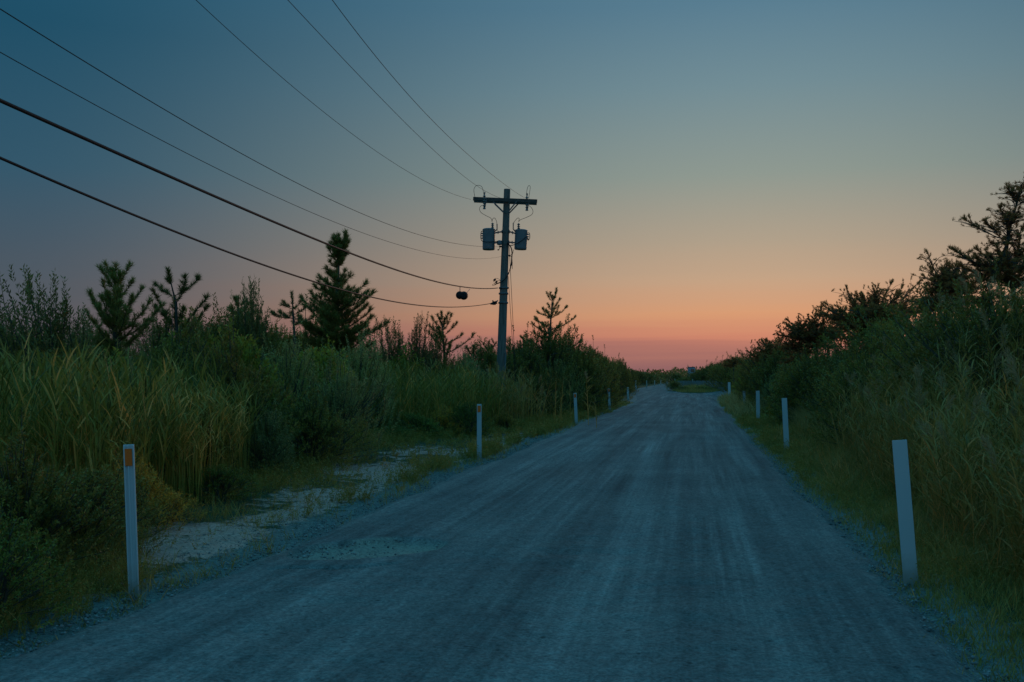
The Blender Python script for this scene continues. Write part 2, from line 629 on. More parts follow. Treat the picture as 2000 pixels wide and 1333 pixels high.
class MB:
    """collects solid shapes into one mesh"""

    def __init__(self):
        self.v, self.f, self.n = [], [], 0

    def _add(self, V, F):
        V = np.asarray(V, float)
        self.v.append(V)
        self.f.extend([tuple(int(i) + self.n for i in f) for f in F])
        self.n += len(V)

    def box(self, c, size, rot=None):
        hx, hy, hz = [q / 2 for q in size]
        V = np.array([(x, y, z) for x in (-hx, hx) for y in (-hy, hy) for z in (-hz, hz)])
        if rot is not None:
            V = V @ np.array(rot).T
        V = V + np.array(c)
        self._add(V, [(0, 1, 3, 2), (4, 6, 7, 5), (0, 4, 5, 1), (2, 3, 7, 6), (0, 2, 6, 4), (1, 5, 7, 3)])
        return self

    def bar(self, a, b, w, h):
        a, b = np.array(a, float), np.array(b, float)
        t = unit(b - a)
        up = np.array([0, 0, 1.0]) if abs(t[2]) < 0.95 else np.array([1.0, 0, 0])
        s = unit(np.cross(t, up))
        u = np.cross(s, t)
        rot = np.stack([t, s, u], axis=1)
        return self.box((a + b) / 2, (np.linalg.norm(b - a), w, h), rot)

    def tube(self, pts, r, sides=8, caps=True):
        V, F = tube_np(np.array(pts, float), np.array(r, float) if np.ndim(r) else np.full(len(pts), float(r)), sides)
        n = len(V)
        Fl = [tuple(f) for f in F]
        if caps:
            Fl.append(tuple(range(sides))[::-1])
            Fl.append(tuple(range(n - sides, n)))
        self._add(V, Fl)
        return self

    def lathe(self, c, prof, sides=20, axis=None):
        """prof: list of (radius, height)"""
        a = np.linspace(0, 2 * math.pi, sides, endpoint=False)
        V = np.array([(r * math.cos(q), r * math.sin(q), h) for r, h in prof for q in a])
        if axis is not None:
            V = V @ np.array(axis).T
        V = V + np.array(c)
        F = []
        for k in range(len(prof) - 1):
            for i in range(sides):
                j = (i + 1) % sides
                F.append((k * sides + i, k * sides + j, (k + 1) * sides + j, (k + 1) * sides + i))
        F.append(tuple(range(sides))[::-1])
        F.append(tuple(range((len(prof) - 1) * sides, len(prof) * sides)))
        self._add(V, F)
        return self

    def build(self, name, mat, parent=None, smooth=False, bevel=0.0):
        me = bpy.data.meshes.new(name)
        me.from_pydata([tuple(p) for p in np.concatenate(self.v)], [], self.f)
        me.materials.append(mat)
        o = obj(name, me, parent)
        if smooth:
            for p in me.polygons:
                p.use_smooth = True
            try:
                me.set_sharp_from_angle(angle=R(40))
            except Exception:
                pass
        if bevel:
            b = o.modifiers.new('bevel', 'BEVEL')
            b.width = bevel
            b.segments = 2
        return o


def tube_np(P, r, sides=6):
    n = len(P)
    t = np.gradient(P, axis=0)
    t = unit(t)
    ref = np.array([0.31, 0.17, 0.93])
    s = np.cross(t, ref)
    bad = np.linalg.norm(s, axis=1) < 0.05
    s[bad] = np.cross(t[bad], np.array([1.0, 0, 0]))
    s = unit(s)
    u = np.cross(t, s)
    a = np.linspace(0, 2 * math.pi, sides, endpoint=False)
    V = P[:, None, :] + r[:, None, None] * (np.cos(a)[None, :, None] * s[:, None, :] + np.sin(a)[None, :, None] * u[:, None, :])
    V = V.reshape(-1, 3)
    F = []
    for k in range(n - 1):
        i = np.arange(sides)
        j = (i + 1) % sides
        F.append(np.stack([k * sides + i, k * sides + j, (k + 1) * sides + j, (k + 1) * sides + i], 1))
    return V, np.concatenate(F)


def merge(parts):
    Vs, Fs, off = [], [], 0
    for V, F in parts:
        Vs.append(V)
        Fs.append(F + off)
        off += len(V)
    return np.concatenate(Vs), np.concatenate(Fs)


def leaves(P, D, L, W, rng, cup=0.0):
    """lance-shaped leaves: P bases, D directions, L, W arrays"""
    n = len(P)
    D = unit(D)
    s = unit(np.cross(D, rng.normal(size=(n, 3))))
    up = np.cross(s, D)
    L = np.broadcast_to(L, (n,))[:, None]
    W = np.broadcast_to(W, (n,))[:, None]
    V = np.stack([P, P + D * L * 0.45 + s * W * 0.5 + up * cup * L, P + D * L, P + D * L * 0.45 - s * W * 0.5 + up * cup * L], 1).reshape(-1, 3)
    F = np.arange(4 * n).reshape(n, 4)
    return V, F


def blades(P, az, L, W, lean, curl, rng, seg=3):
    """grass or reed blades that arch over: az direction of lean, lean start angle from vertical, curl added by the tip"""
    n = len(P)
    h = np.stack([np.cos(az), np.sin(az), np.zeros(n)], 1)
    side = np.stack([-np.sin(az), np.cos(az), np.zeros(n)], 1)
    tw = rng.uniform(-1.2, 1.2, n)
    side = unit(side * np.cos(tw)[:, None] + h * np.sin(tw)[:, None])
    z = np.array([0, 0, 1.0])
    pts = [P]
    p = P.copy()
    for k in range(seg):
        a = lean + curl * (k + 0.5) / seg
        p = p + (h * np.sin(a)[:, None] + z * np.cos(a)[:, None]) * (L / seg)[:, None]
        pts.append(p)
    rows = []
    for k in range(seg + 1):
        w = W * (0.55 + 0.45 * min(1, k * 2 / seg)) * (1 - (k / seg) ** 2) + 0.0006
        rows.append(pts[k] - side * w[:, None] * 0.5)
        rows.append(pts[k] + side * w[:, None] * 0.5)
    V = np.stack(rows, 1)          # n, 2(seg+1), 3
    m = 2 * (seg + 1)
    base = (np.arange(n) * m)[:, None]
    F = np.concatenate([base + np.array([[2 * k, 2 * k + 1, 2 * k + 3, 2 * k + 2]]) for k in range(seg)], 0)
    return V.reshape(-1, 3), F, m


# ------------------------------------------------------------------ ground and road
def axis_steps(lo, hi, zones):
    """grid coordinates: zones = [(from, to, step)] sorted"""
    out = []
    for a, b, st in zones:
        out.append(np.arange(a, b, st))
    out.append([hi])
    return np.unique(np.concatenate(out))


# bare sandy spots on the left verge (s, d, radius across, radius along)
SAND = [(-4.95, 9.7, 0.65, 1.4), (-5.5, 17.0, 1.0, 2.4), (-4.75, 25.5, 0.7, 2.0), (-4.65, 6.2, 0.5, 0.9), (-4.95, 13.4, 0.6, 1.3), (-5.5, 20.8, 0.8, 1.5), (-4.8, 11.5, 0.35, 0.8)]


def sandiness(s, d):
    v = np.zeros_like(s, dtype=float)
    for (a, b, ra, rb) in SAND:
        q = ((s - a) / ra) ** 2 + ((d - b) / rb) ** 2 + 2.6 * (fbm(s * 1.7 + 3, d * 1.1, 3) - 0.5)
        v = np.maximum(v, np.exp(-np.clip(q, 0, None) * 0.9))
    return v


gs = axis_steps(-900, 900, [(-900, -60, 60), (-60, -14, 4), (-14, -7.2, 0.2), (-7.2, -3.5, 0.07), (-3.5, 12, 0.2), (12, 60, 4), (60, 900, 60)])
gd = axis_steps(-60, 1400, [(-60, 0, 4), (0, 5, 0.2), (5, 28, 0.08), (28, 40, 0.22), (40, 120, 1.2), (120, 300, 10), (300, 1400, 80)])
GS, GD = np.meshgrid(gs, gd)
GZ = ground_z(GS, GD)
V = np.stack([GS + M * GD, GD, GZ], -1).reshape(-1, 3)
ns, nd = len(gs), len(gd)
idx = np.arange(ns * nd).reshape(nd, ns)
F = np.stack([idx[:-1, :-1], idx[:-1, 1:], idx[1:, 1:], idx[1:, :-1]], -1).reshape(-1, 4)
gt = (sandiness(GS, GD) * 1.1 + 0.30 * ((GS < road_l(GD)) & (GS > road_l(GD) - 1.0)) + 0.0).ravel()
ground = obj('ground', np_mesh('ground', V, F, MAT['ground'], gt, True))
OUT = np.clip(road_l(GD) - GS, 0, None) + np.clip(GS - road_r(GD), 0, None)
gvl = (1 - sstep(0.05, 0.75, OUT + 0.5 * (fbm(GS * 1.6, GD * 0.9, 3) - 0.5))).ravel()
ta = ground.data.attributes.new('gravel', 'FLOAT', 'POINT')
ta.data.foreach_set('value', np.ascontiguousarray(gvl, np.float32))
tag(ground, kind='structure')

# road grid in its own frame: x across (s), y along (d)
rd = np.concatenate([np.arange(-8, 2.0, 0.25), np.arange(2.0, 14, 0.045), np.arange(14, 30, 0.12), np.arange(30, 70, 0.5), np.arange(70, 130, 1.5), np.arange(130, 340, 10)])
nc = 121
q = np.linspace(0, 1, nc)
RL, RR = road_l(rd) - 0.06, road_r(rd) + 0.06
RS = RL[:, None] + (RR - RL)[:, None] * q[None, :]
RD = np.repeat(rd[:, None], nc, 1)
edge = np.minimum(RS - RL[:, None], RR[:, None] - RS)


def ruts(s, d):
    w = 0.12 * (fbm(d * 0.05, d * 0 + 1.5, 2) - 0.5)
    z = np.zeros_like(s)
    for c0, a, wd in ((-2.35, -0.012, 0.24), (-0.75, -0.014, 0.26), (0.55, -0.010, 0.22), (-1.5, 0.010, 0.35), (-0.05, 0.008, 0.3), (1.15, 0.012, 0.25), (-3.2, 0.008, 0.35)):
        z = z + a * np.exp(-((s - c0 - w) / wd) ** 2)
    return z


def pothole(s, d):
    """the washed-out sandy hollow by the left edge with a sharp lip on its near side"""
    a, b = s + 3.02, d - 9.25
    u = b - 0.55 * a * 0.6
    return np.exp(-((a / 0.62) ** 2 + (u / 0.55) ** 2) ** 1.5)


RZ = 0.012 + ruts(RS, RD) + 0.018 * (fbm(RS * 1.3, RD * 0.9, 3) - 0.5) + 0.016 * (fbm(RS * 5, RD * 4, 3) - 0.5) + 0.010 * (fbm(RS * 16, RD * 14, 2) - 0.5)
RZ = RZ + 0.006 * np.sin(RD * 9 + 2.5 * fbm(RS * 0.8, RD * 0.3, 2) * 6) * sstep(0.5, 0.8, fbm(RS * 0.4 + 9, RD * 0.15, 2))
ph = pothole(RS, RD)
lip = sstep(0.30, 0.42, ph + 0.10 * (fbm(RS * 4, RD * 4, 2) - 0.5))
RZ = RZ - 0.055 * lip
crack = np.exp(-((RD - 8.35 - 0.42 * (RS + 3.0) - 0.10 * np.sin(RS * 5)) / 0.045) ** 2) * sstep(-3.65, -3.3, RS + 0.3 * fbm(RS * 5, RD * 3, 2) - 0.15) * (1 - sstep(-2.75, -2.35, RS)) * (0.3 + 1.2 * fbm(RS * 6 + 2, RD * 2, 2))
RZ = RZ - 0.05 * crack
RZ = RZ - 0.07 * (1 - sstep(0.0, 0.30, edge))
V = np.stack([RS, RD, RZ], -1).reshape(-1, 3)
nr = len(rd)
idx = np.arange(nc * nr).reshape(nr, nc)
F = np.stack([idx[:-1, :-1], idx[:-1, 1:], idx[1:, 1:], idx[1:, :-1]], -1).reshape(-1, 4)
V[:, 0] += M * V[:, 1]
rt = np.clip(0.8 * sstep(0.25, 0.6, ph + 0.7 * (fbm(RS * 2.6, RD * 3.2, 3) - 0.5)) * sstep(0.03, 0.2, ph) + 0.22 * sstep(-3.4, -4.0, RS) * (fbm(RS * 1.2, RD * 0.8, 3)), 0, 1).ravel()
# rotate into the road's own frame so that the texture runs along it
ang_r = -math.atan(M)
cr, sr = math.cos(-ang_r), math.sin(-ang_r)
V2 = V.copy()
V2[:, 0] = cr * V[:, 0] - sr * V[:, 1]
V2[:, 1] = sr * V[:, 0] + cr * V[:, 1]
road = obj('gravel_road', np_mesh('gravel_road', V2, F, MAT['road'], rt, True), rot=(0, 0, ang_r))
# compacted, paler wheel tracks that wander a little
TK = np.zeros_like(RS)
for c0, wd, am, ph_ in ((-2.55, 0.22, 0.9, 1.0), (-0.95, 0.24, 1.0, 4.0), (-1.75, 0.10, 0.6, 9.0), (0.35, 0.20, 0.9, 14.0), (-0.35, 0.08, 0.6, 20.0), (1.0, 0.10, 0.45, 27.0), (-3.3, 0.16, 0.5, 33.0)):
    wn = 0.55 * (fbm(RD * 0.07 + ph_, RD * 0 + ph_, 2) - 0.5) - 0.010 * np.clip(22 - RD, 0, 20) * (1 if ph_ % 2 else -0.6)
    TK = np.maximum(TK, am * np.exp(-((RS - c0 - wn) / (wd * (0.7 + 0.6 * noise2(RD * 0.3 + ph_, RD * 0)))) ** 2) * (0.35 + 0.65 * sstep(0.35, 0.6, fbm(RD * 0.22 + ph_, RS * 0.6, 2))))
TK = np.clip(TK * 0.8 + 0.5 * (fbm(RS * 7, RD * 0.5, 3) - 0.35), 0, 1) * (0.35 + 0.65 * sstep(0.1, 0.9, edge))
ta = road.data.attributes.new('track', 'FLOAT', 'POINT')
ta.data.foreach_set('value', np.ascontiguousarray(TK.ravel(), np.float32))
tag(road, kind='structure')

# the branch that turns right in front of the fence
bs = np.linspace(3.0, 70, 60)
bd = np.linspace(84, 101, 14)
BS, BD = np.meshgrid(bs, bd)
BDD = BD + 0.0 * BS
V = np.stack([BS + M * BDD, BDD, 0.02 + 0.03 * (fbm(BS * 0.5, BD * 0.5, 2) - 0.5)], -1).reshape(-1, 3)
ns, nd = len(bs), len(bd)
idx = np.arange(ns * nd).reshape(nd, ns)
F = np.stack([idx[:-1, :-1], idx[:-1, 1:], idx[1:, 1:], idx[1:, :-1]], -1).reshape(-1, 4)
side_road = obj('side_road', np_mesh('side_road', V, F, MAT['road'], np.zeros(len(V)), True))
tag(side_road, kind='structure')

# grass-topped island where the road forks
a = np.linspace(0, 2 * math.pi, 48, endpoint=False)
rings = []
for k, (f_, z_) in enumerate(((1.0, -0.02), (0.97, 0.08), (0.85, 0.12), (0.55, 0.15), (0.15, 0.16))):
    jit = 1 + 0.06 * np.sin(3 * a + 1) + 0.04 * np.sin(7 * a)
    s_ = 0.2 + 2.5 * f_ * jit * np.cos(a)
    d_ = 122 + 21 * f_ * np.sin(a)
    rings.append(np.stack([s_ + M * d_, d_, np.full_like(a, z_)], 1))
V = np.concatenate(rings)
F = []
for k in range(4):
    i = np.arange(48)
    j = (i + 1) % 48
    F.append(np.stack([k * 48 + i, k * 48 + j, (k + 1) * 48 + j, (k + 1) * 48 + i], 1))
me = np_mesh('traffic_island', V, np.concatenate(F), MAT['ground'], np.zeros(len(V)), True)
tag(obj('traffic_island', me), kind='structure')

# loose stones
rng = np.random.RandomState(11)


def stones(name, S, D, size, zfun):
    n = len(S)
    base = np.array([(1, 0, 0), (0, 1, 0), (-1, 0, 0), (0, -1, 0), (0, 0, 1), (0, 0, -1)], float)
    V = base[None] * size[:, None, None] * rng.uniform(0.55, 1.25, (n, 6, 3))
    a = rng.uniform(0, 6.28, n)
    ca, sa = np.cos(a)[:, None], np.sin(a)[:, None]
    x = V[..., 0] * ca - V[..., 1] * sa
    y = V[..., 0] * sa + V[..., 1] * ca
    V = np.stack([x, y, V[..., 2] * 0.7], -1)
    P = np.stack([S + M * D, D, zfun(S, D)], 1)
    V = (V + P[:, None, :]).reshape(-1, 3)
    f = np.array([(0, 1, 4), (1, 2, 4), (2, 3, 4), (3, 0, 4), (1, 0, 5), (2, 1, 5), (3, 2, 5), (0, 3, 5)])
    F = (np.arange(n)[:, None, None] * 6 + f[None]).reshape(-1, 3)
    return obj(name, np_mesh(name, V, F, MAT['stone']))


def road_z(s, d):
    return 0.012 + ruts(s, d) - 0.012


n = 16000
D_ = 2.2 + 26 * rng.rand(n) ** 1.6
pick = rng.rand(n)
S_ = np.where(pick < 0.5, road_l(D_) - 0.15 + np.abs(rng.normal(0, 0.55, n)),
              np.where(pick < 0.78, road_r(D_) + 0.1 - np.abs(rng.normal(0, 0.4, n)), rng.uniform(-3.8, 1.5, n)))
sz = 0.006 + 0.016 * rng.rand(n) ** 3
tag(stones('loose_gravel', S_, D_, sz, road_z), kind='stuff')
n = 26000
D_ = 2.2 + 22 * rng.rand(n) ** 1.7
S_ = rng.uniform(-4.1, 1.7, n)
k_ = rng.rand(n) < np.clip(0.25 + 1.6 * (fbm(S_ * 2.2, D_ * 0.25, 3) - 0.4), 0.08, 1)
S_, D_ = S_[k_], D_[k_]
tag(stones('loose_gravel', S_, D_, 0.004 + 0.010 * rng.rand(len(S_)) ** 2.5, road_z), kind='stuff')
# gravel spilled over the left shoulder
n = 5000
D_ = 4.0 + 24 * rng.rand(n) ** 1.4
S_ = road_l(D_) + 0.1 - np.abs(rng.normal(0, 0.45, n))
tag(stones('loose_gravel', S_, D_, 0.006 + 0.013 * rng.rand(n) ** 3, lambda s, d: ground_z(s, d) + 0.002), kind='stuff')

# ------------------------------------------------------------------ grass, reeds (uncountable)


def tuft_mesh(name, S, D, hgt, mat, rng, per=7, width=0.006, seg=3, lean=(0.05, 0.5), curl=(0.3, 1.3), zfun=ground_z, spread=0.05, tint_lo=0.0, tint_hi=1.0, tint_c=None):
    n = len(S)
    S2 = np.repeat(S, per) + rng.normal(0, spread, n * per)
    D2 = np.repeat(D, per) + rng.normal(0, spread, n * per)
    H2 = np.repeat(hgt, per) * rng.uniform(0.55, 1.1, n * per)
    P = np.stack([S2 + M * D2, D2, zfun(S2, D2) - 0.01], 1)
    m_ = n * per
    wmul = np.clip(D2 / 12.0, 1.0, 3.5)
    V, F, k = blades(P, rng.uniform(0, 6.283, m_), H2, width * rng.uniform(0.7, 1.3, m_) * wmul, rng.uniform(*lean, m_), rng.uniform(*curl, m_), rng, seg)
    t = np.clip((tint_c if tint_c is not None else 0.5) + rng.normal(0, 0.22, m_), 0, 1) if tint_c is None or np.ndim(tint_c) == 0 else np.clip(np.repeat(tint_c, per) + rng.normal(0, 0.2, m_), 0, 1)
    return obj(name, np_mesh(name, V, F, mat, np.repeat(t, k)))


rng = np.random.RandomState(21)
# right verge: dense short grass from the gravel to the reeds
n = 15000
D_ = 3.0 + 62 * rng.rand(n) ** 1.9
S_ = road_r(D_) - 0.05 + (0.2 + 2.9 * rng.rand(n)) * (rng.rand(n) ** 0.35) * 1.0 - 0.35 * rng.rand(n)
dens = fbm(S_ * 0.9, D_ * 0.6, 3)
keep = rng.rand(n) < np.clip(0.40 + 1.2 * (S_ - road_r(D_)) + 1.6 * (dens - 0.45), 0.04, 1)
S_, D_, dens = S_[keep], D_[keep], dens[keep]
o = tuft_mesh('verge_grass', S_, D_, 0.09 + 0.22 * rng.rand(len(S_)) * sstep(0.0, 1.4, S_ - road_r(D_)) + 0.05 * rng.rand(len(S_)), MAT['grass'], rng, per=8, width=0.006, tint_c=0.25 + 0.75 * dens * (0.5 + 0.5 * rng.rand(len(S_))))
tag(o, kind='stuff')

# left verge: patchy grass with sand showing
n = 15000
D_ = 3.5 + 60 * rng.rand(n) ** 1.7
wid = np.abs(front_l(D_) - road_l(D_)) + 0.8
S_ = road_l(D_) + 0.12 - wid * rng.rand(n)
dens = fbm(S_ * 1.3 + 5, D_ * 0.8, 3)
sa = sandiness(S_, D_)
keep = rng.rand(n) < np.clip(1.5 * dens - 0.25 - 1.25 * sa, 0.012, 1) * np.clip(0.25 + 1.7 * (road_l(D_) + 0.1 - S_), 0, 1)
S_, D_, dens = S_[keep], D_[keep], dens[keep]
o = tuft_mesh('verge_grass', S_, D_, 0.07 + 0.20 * rng.rand(len(S_)), MAT['grass'], rng, per=8, width=0.006, tint_c=0.3 + 0.8 * dens * rng.rand(len(S_)))
tag(o, kind='stuff')

# rank dark grass in the near left corner
n = 1500
D_ = rng.uniform(5.2, 9.6, n)
S_ = front_l(D_) + 0.25 - 2.0 * rng.rand(n)
k_ = rng.rand(n) < np.clip(1.2 - 1.6 * sandiness(S_, D_), 0, 1)
S_, D_ = S_[k_], D_[k_]
o = tuft_mesh('rough_grass', S_, D_, 0.22 + 0.65 * rng.rand(len(S_)) * np.clip(front_l(D_) + 0.5 - S_, 0.25, 1.2), MAT['grass'], rng, per=16, width=0.007, lean=(0.02, 0.5), curl=(0.3, 1.4), spread=0.07, tint_c=0.10 + 0.35 * rng.rand(len(S_)))
tag(o, kind='stuff')

# dry twigs and litter lying on the sand
n = 3200
D_ = 5.5 + 24 * rng.rand(n) ** 1.2
S_ = road_l(D_) - 0.15 - 2.4 * rng.rand(n)
o = tuft_mesh('dry_litter', S_, D_, 0.10 + 0.22 * rng.rand(n), MAT['stem'], rng, per=3, width=0.006, lean=(1.35, 1.62), curl=(-0.15, 0.12), zfun=lambda s, d: ground_z(s, d) + 0.02, spread=0.12)
tag(o, kind='stuff')

# brownish weeds fringing the sand and among the grass
def weeds(S_, D_, rng, mat):
    n = len(S_)
    hh = 0.10 + 0.26 * rng.rand(n)
    st = 5
    base = np.repeat(np.stack([S_ + M * D_, D_, ground_z(S_, D_) - 0.01], 1), st, 0)
    az = rng.uniform(0, 6.28, n * st)
    ln = rng.uniform(0.2, 0.9, n * st)
    dv = np.stack([np.cos(az) * np.sin(ln), np.sin(az) * np.sin(ln), np.cos(ln)], 1)
    H2 = np.repeat(hh, st) * rng.uniform(0.6, 1.2, n * st)
    V1, F1, k = blades(base, az, H2, np.full(n * st, 0.004), ln, np.zeros(n * st), rng, 1)
    t1 = np.repeat(np.clip(0.9 + 0 * H2, 0, 1), k)
    lf = 9
    u = rng.uniform(0.15, 1.0, n * st * lf)
    P = np.repeat(base, lf, 0) + np.repeat(dv * H2[:, None], lf, 0) * u[:, None]
    Dv = np.repeat(dv, lf, 0) * 0.6 + rng.normal(0, 0.7, (n * st * lf, 3))
    sc = np.clip(np.repeat(D_, st * lf) / 14.0, 0.75, 1.8)
    V2, F2 = leaves(P, Dv, sc * rng.uniform(0.018, 0.038, len(u)), sc * rng.uniform(0.007, 0.012, len(u)), rng, 0.05)
    t2 = np.repeat(np.clip(np.repeat(rng.rand(n) * 0.8, st * lf) + 0.25 * rng.rand(len(u)), 0, 1), 4)
    o = obj('low_weeds', np_mesh('low_weeds', np.concatenate([V1, V2]), np.concatenate([F1, F2 + len(V1)]), mat, np.concatenate([t1, t2])))
    tag(o, kind='stuff')


n = 6500
D_ = 5.0 + 40 * rng.rand(n) ** 1.5
S_ = np.where(rng.rand(n) < 0.68, front_l(D_) + rng.normal(0.15, 0.35, n), road_l(D_) - 0.25 - 0.35 * rng.rand(n))
keep = (rng.rand(n) < np.clip(1.15 - 1.1 * sandiness(S_, D_), 0.06, 1)) & (fbm(S_ * 1.1, D_ * 0.7 + 50, 3) > 0.42) & (S_ < road_l(D_) - 0.12)
weeds(S_[keep], D_[keep], rng, MAT['weed'])
n = 260
D_ = 6.0 + 22 * rng.rand(n)
S_ = road_l(D_) - 0.5 - 1.6 * rng.rand(n)
weeds(S_, D_, rng, MAT['weed'])
n = 3600
D_ = 4.0 + 36 * rng.rand(n) ** 1.6
S_ = road_r(D_) + 0.1 + 2.4 * rng.rand(n)
keep = fbm(S_ * 0.9 + 20, D_ * 0.6 + 50, 3) > 0.5
weeds(S_[keep], D_[keep], rng, MAT['weed'])


def reed_bed(name, S, D, hgt, mat, rng, n_leaf=9, plume=0.0, tint=0.45, bare=0.25, arch=1.0, leaf=(0.28, 0.5), fan=(0.25, 0.75), wid=(0.012, 0.022)):
    """tall canes with long arching leaves; a share carries a feathery plume"""
    n = len(S)
    base = np.stack([S + M * D, D, ground_z(S, D) - 0.02], 1)
    laz = rng.uniform(0, 6.283, n)
    lean = np.abs(rng.normal(0, 0.10, n))
    h = np.stack([np.cos(laz) * np.sin(lean), np.sin(laz) * np.sin(lean), np.cos(lean)], 1)
    parts_V, parts_F, parts_t, off = [], [], [], 0
    wm = np.clip(D / 14.0, 1.0, 2.5)
    # canes
    V, F, k = blades(base, laz, hgt, 0.011 * wm, lean, rng.uniform(0.0, 0.15, n), rng, 3)
    parts_V.append(V); parts_F.append(F); parts_t.append(np.repeat(np.clip(0.80 + rng.normal(0, 0.12, n), 0, 1), k)); off += len(V)
    # leaves
    m_ = n * n_leaf
    t_ = np.tile(np.linspace(bare, 0.98, n_leaf), n) + rng.uniform(-0.04, 0.04, m_)
    hr = np.repeat(hgt, n_leaf)
    P = np.repeat(base, n_leaf, 0) + np.repeat(h, n_leaf, 0) * (t_ * hr)[:, None]
    L = rng.uniform(leaf[0], leaf[1], m_) * (0.65 + 0.35 * np.sin(np.clip(t_, 0, 1) * 3.0))
    V, F, k = blades(P, rng.uniform(0, 6.283, m_), L, rng.uniform(*wid, m_) * np.repeat(np.sqrt(wm), n_leaf), rng.uniform(*fan, m_), arch * rng.uniform(0.3, 1.6, m_), rng, 3)
    tt = np.clip(np.repeat(np.clip(tint + rng.normal(0, 0.26, n), 0, 1), n_leaf) + rng.normal(0, 0.16, m_) + 0.22 * (1 - t_), 0, 1)
    parts_V.append(V); parts_F.append(F + off); parts_t.append(np.repeat(tt, k)); off += len(V)
    V = np.concatenate(parts_V)
    o = obj(name, np_mesh(name, V, np.concatenate(parts_F), mat, np.concatenate(parts_t)))
    tag(o, kind='stuff')
    if plume > 0:
        pick = np.where(rng.rand(n) < plume)[0]
        kk = 90
        mm = len(pick) * kk
        u = np.tile(np.linspace(0, 1, kk), len(pick))
        tip = base[pick] + h[pick] * hgt[pick][:, None]
        droop = np.repeat(laz[pick], kk)
        P = np.repeat(tip, kk, 0) + np.stack([np.cos(droop) * 0.10 * u * u, np.sin(droop) * 0.10 * u * u, 0.30 * u - 0.10 - 0.04 * u * u], 1)
        az = rng.uniform(0, 6.28, mm)
        Dv = np.stack([np.cos(az) * 0.5 + 0.5 * np.cos(droop), np.sin(az) * 0.5 + 0.5 * np.sin(droop), rng.uniform(0.1, 1.0, mm)], 1)
        V, F = leaves(P, Dv, (0.04 + 0.07 * np.sin(np.clip(u, 0, 1) * 3.0)) * rng.uniform(0.6, 1.2, mm), np.repeat(0.007 * wm[pick], kk), rng)
        o2 = obj('reed_plumes', np_mesh('reed_plumes', V, F, MAT['plume'], np.repeat(rng.rand(mm), 4)))
        tag(o2, kind='stuff')
    return o


rng = np.random.RandomState(33)
# left front bed
n = 1500
D_ = rng.uniform(9.8, 15.0, n)
S_ = front_l(D_) - 0.35 - 3.9 * rng.rand(n) ** 1.1
cl = fbm(S_ * 0.8, D_ * 0.8 + 3, 3)
k_ = rng.rand(n) < np.clip(4.0 * (cl - 0.36), 0.02, 1)
S_, D_, cl = S_[k_], D_[k_], cl[k_]
reed_bed('reeds', S_, D_, (0.85 + 0.75 * cl + 0.45 * rng.rand(len(S_))) * np.clip(0.60 + 0.4 * (front_l(D_) - S_), 0.5, 1), MAT['reed'], rng, n_leaf=7, tint=0.48, arch=0.45, bare=0.45, fan=(0.15, 0.65), leaf=(0.28, 0.55), wid=(0.018, 0.032))
# bare brown stalks standing among them
n = 1500
D_ = rng.uniform(9.6, 14.0, n)
S_ = front_l(D_) - 0.15 - 1.6 * rng.rand(n)
k_ = fbm(S_ * 0.9 + 12, D_ * 0.9, 3) > 0.45
reed_bed('reeds', S_[k_], D_[k_], 0.8 + 0.6 * rng.rand(k_.sum()), MAT['reed'], rng, n_leaf=4, tint=0.75, arch=1.0, bare=0.6, leaf=(0.2, 0.35))
# left middle bed
n = 1500
D_ = rng.uniform(20.5, 31, n)
S_ = front_l(D_) - 0.5 - 3.0 * rng.rand(n)
reed_bed('reeds', S_, D_, 1.1 + 0.75 * rng.rand(n), MAT['reed'], rng, n_leaf=10, tint=0.45, arch=0.7)
# round the foot of the pole
n = 420
D_ = rng.uniform(31.0, 34.5, n)
S_ = -0.45 - M * 35 + rng.normal(0.05, 0.95, n)
reed_bed('reeds', S_, D_, 0.95 + 0.75 * rng.rand(n) ** 1.5 + 0.3 * rng.rand(n), MAT['reed_dry'], rng, n_leaf=9, plume=0.10, tint=0.45)
# right bed, nearer the camera, taller and drier
n = 4300
D_ = 4.6 + 14.5 * rng.rand(n) ** 0.9
S_ = 2.35 + 0.035 * (D_ - 6) + 3.6 * rng.rand(n) ** 1.2
cl = fbm(S_ * 0.8 + 8, D_ * 0.8, 3)
k_ = rng.rand(n) < np.clip(3.0 * (cl - 0.30), 0.1, 1)
S_, D_, cl = S_[k_], D_[k_], cl[k_]
n = len(S_)
reed_bed('reeds', S_, D_, (0.95 + 0.75 * cl + 0.55 * rng.rand(n)) * np.clip(0.52 + 0.47 * (S_ - 2.3), 0.45, 1.45), MAT['reed_dry'], rng, n_leaf=11, plume=0.11, tint=0.50, bare=0.12)
# knee-high rough grass along the foot of the reeds
n = 1500
D_ = 4.0 + 22 * rng.rand(n) ** 1.3
S_ = road_r(D_) + 0.45 + 1.3 * rng.rand(n)
k_ = fbm(S_ * 1.2 + 31, D_ * 0.8, 3) > 0.42
o = tuft_mesh('rough_grass', S_[k_], D_[k_], 0.22 + 0.45 * rng.rand(k_.sum()) * np.clip(S_[k_] - road_r(D_[k_]), 0.3, 1.2), MAT['reed_dry'], rng, per=16, width=0.006, lean=(0.03, 0.6), curl=(0.3, 1.5), spread=0.07, tint_c=0.25 + 0.65 * rng.rand(k_.sum()))
tag(o, kind='stuff')
# pale tall grass on the right, further on
n = 1900
D_ = rng.uniform(16, 34, n)
S_ = 3.1 + 2.1 * rng.rand(n)
o = tuft_mesh('tall_grass', S_, D_, 0.75 + 0.7 * rng.rand(n) * np.clip((S_ - 2.9), 0.2, 1), MAT['beachgrass'], rng, per=14, width=0.006, lean=(0.02, 0.35), curl=(0.2, 1.1), spread=0.10)
tag(o, kind='stuff')
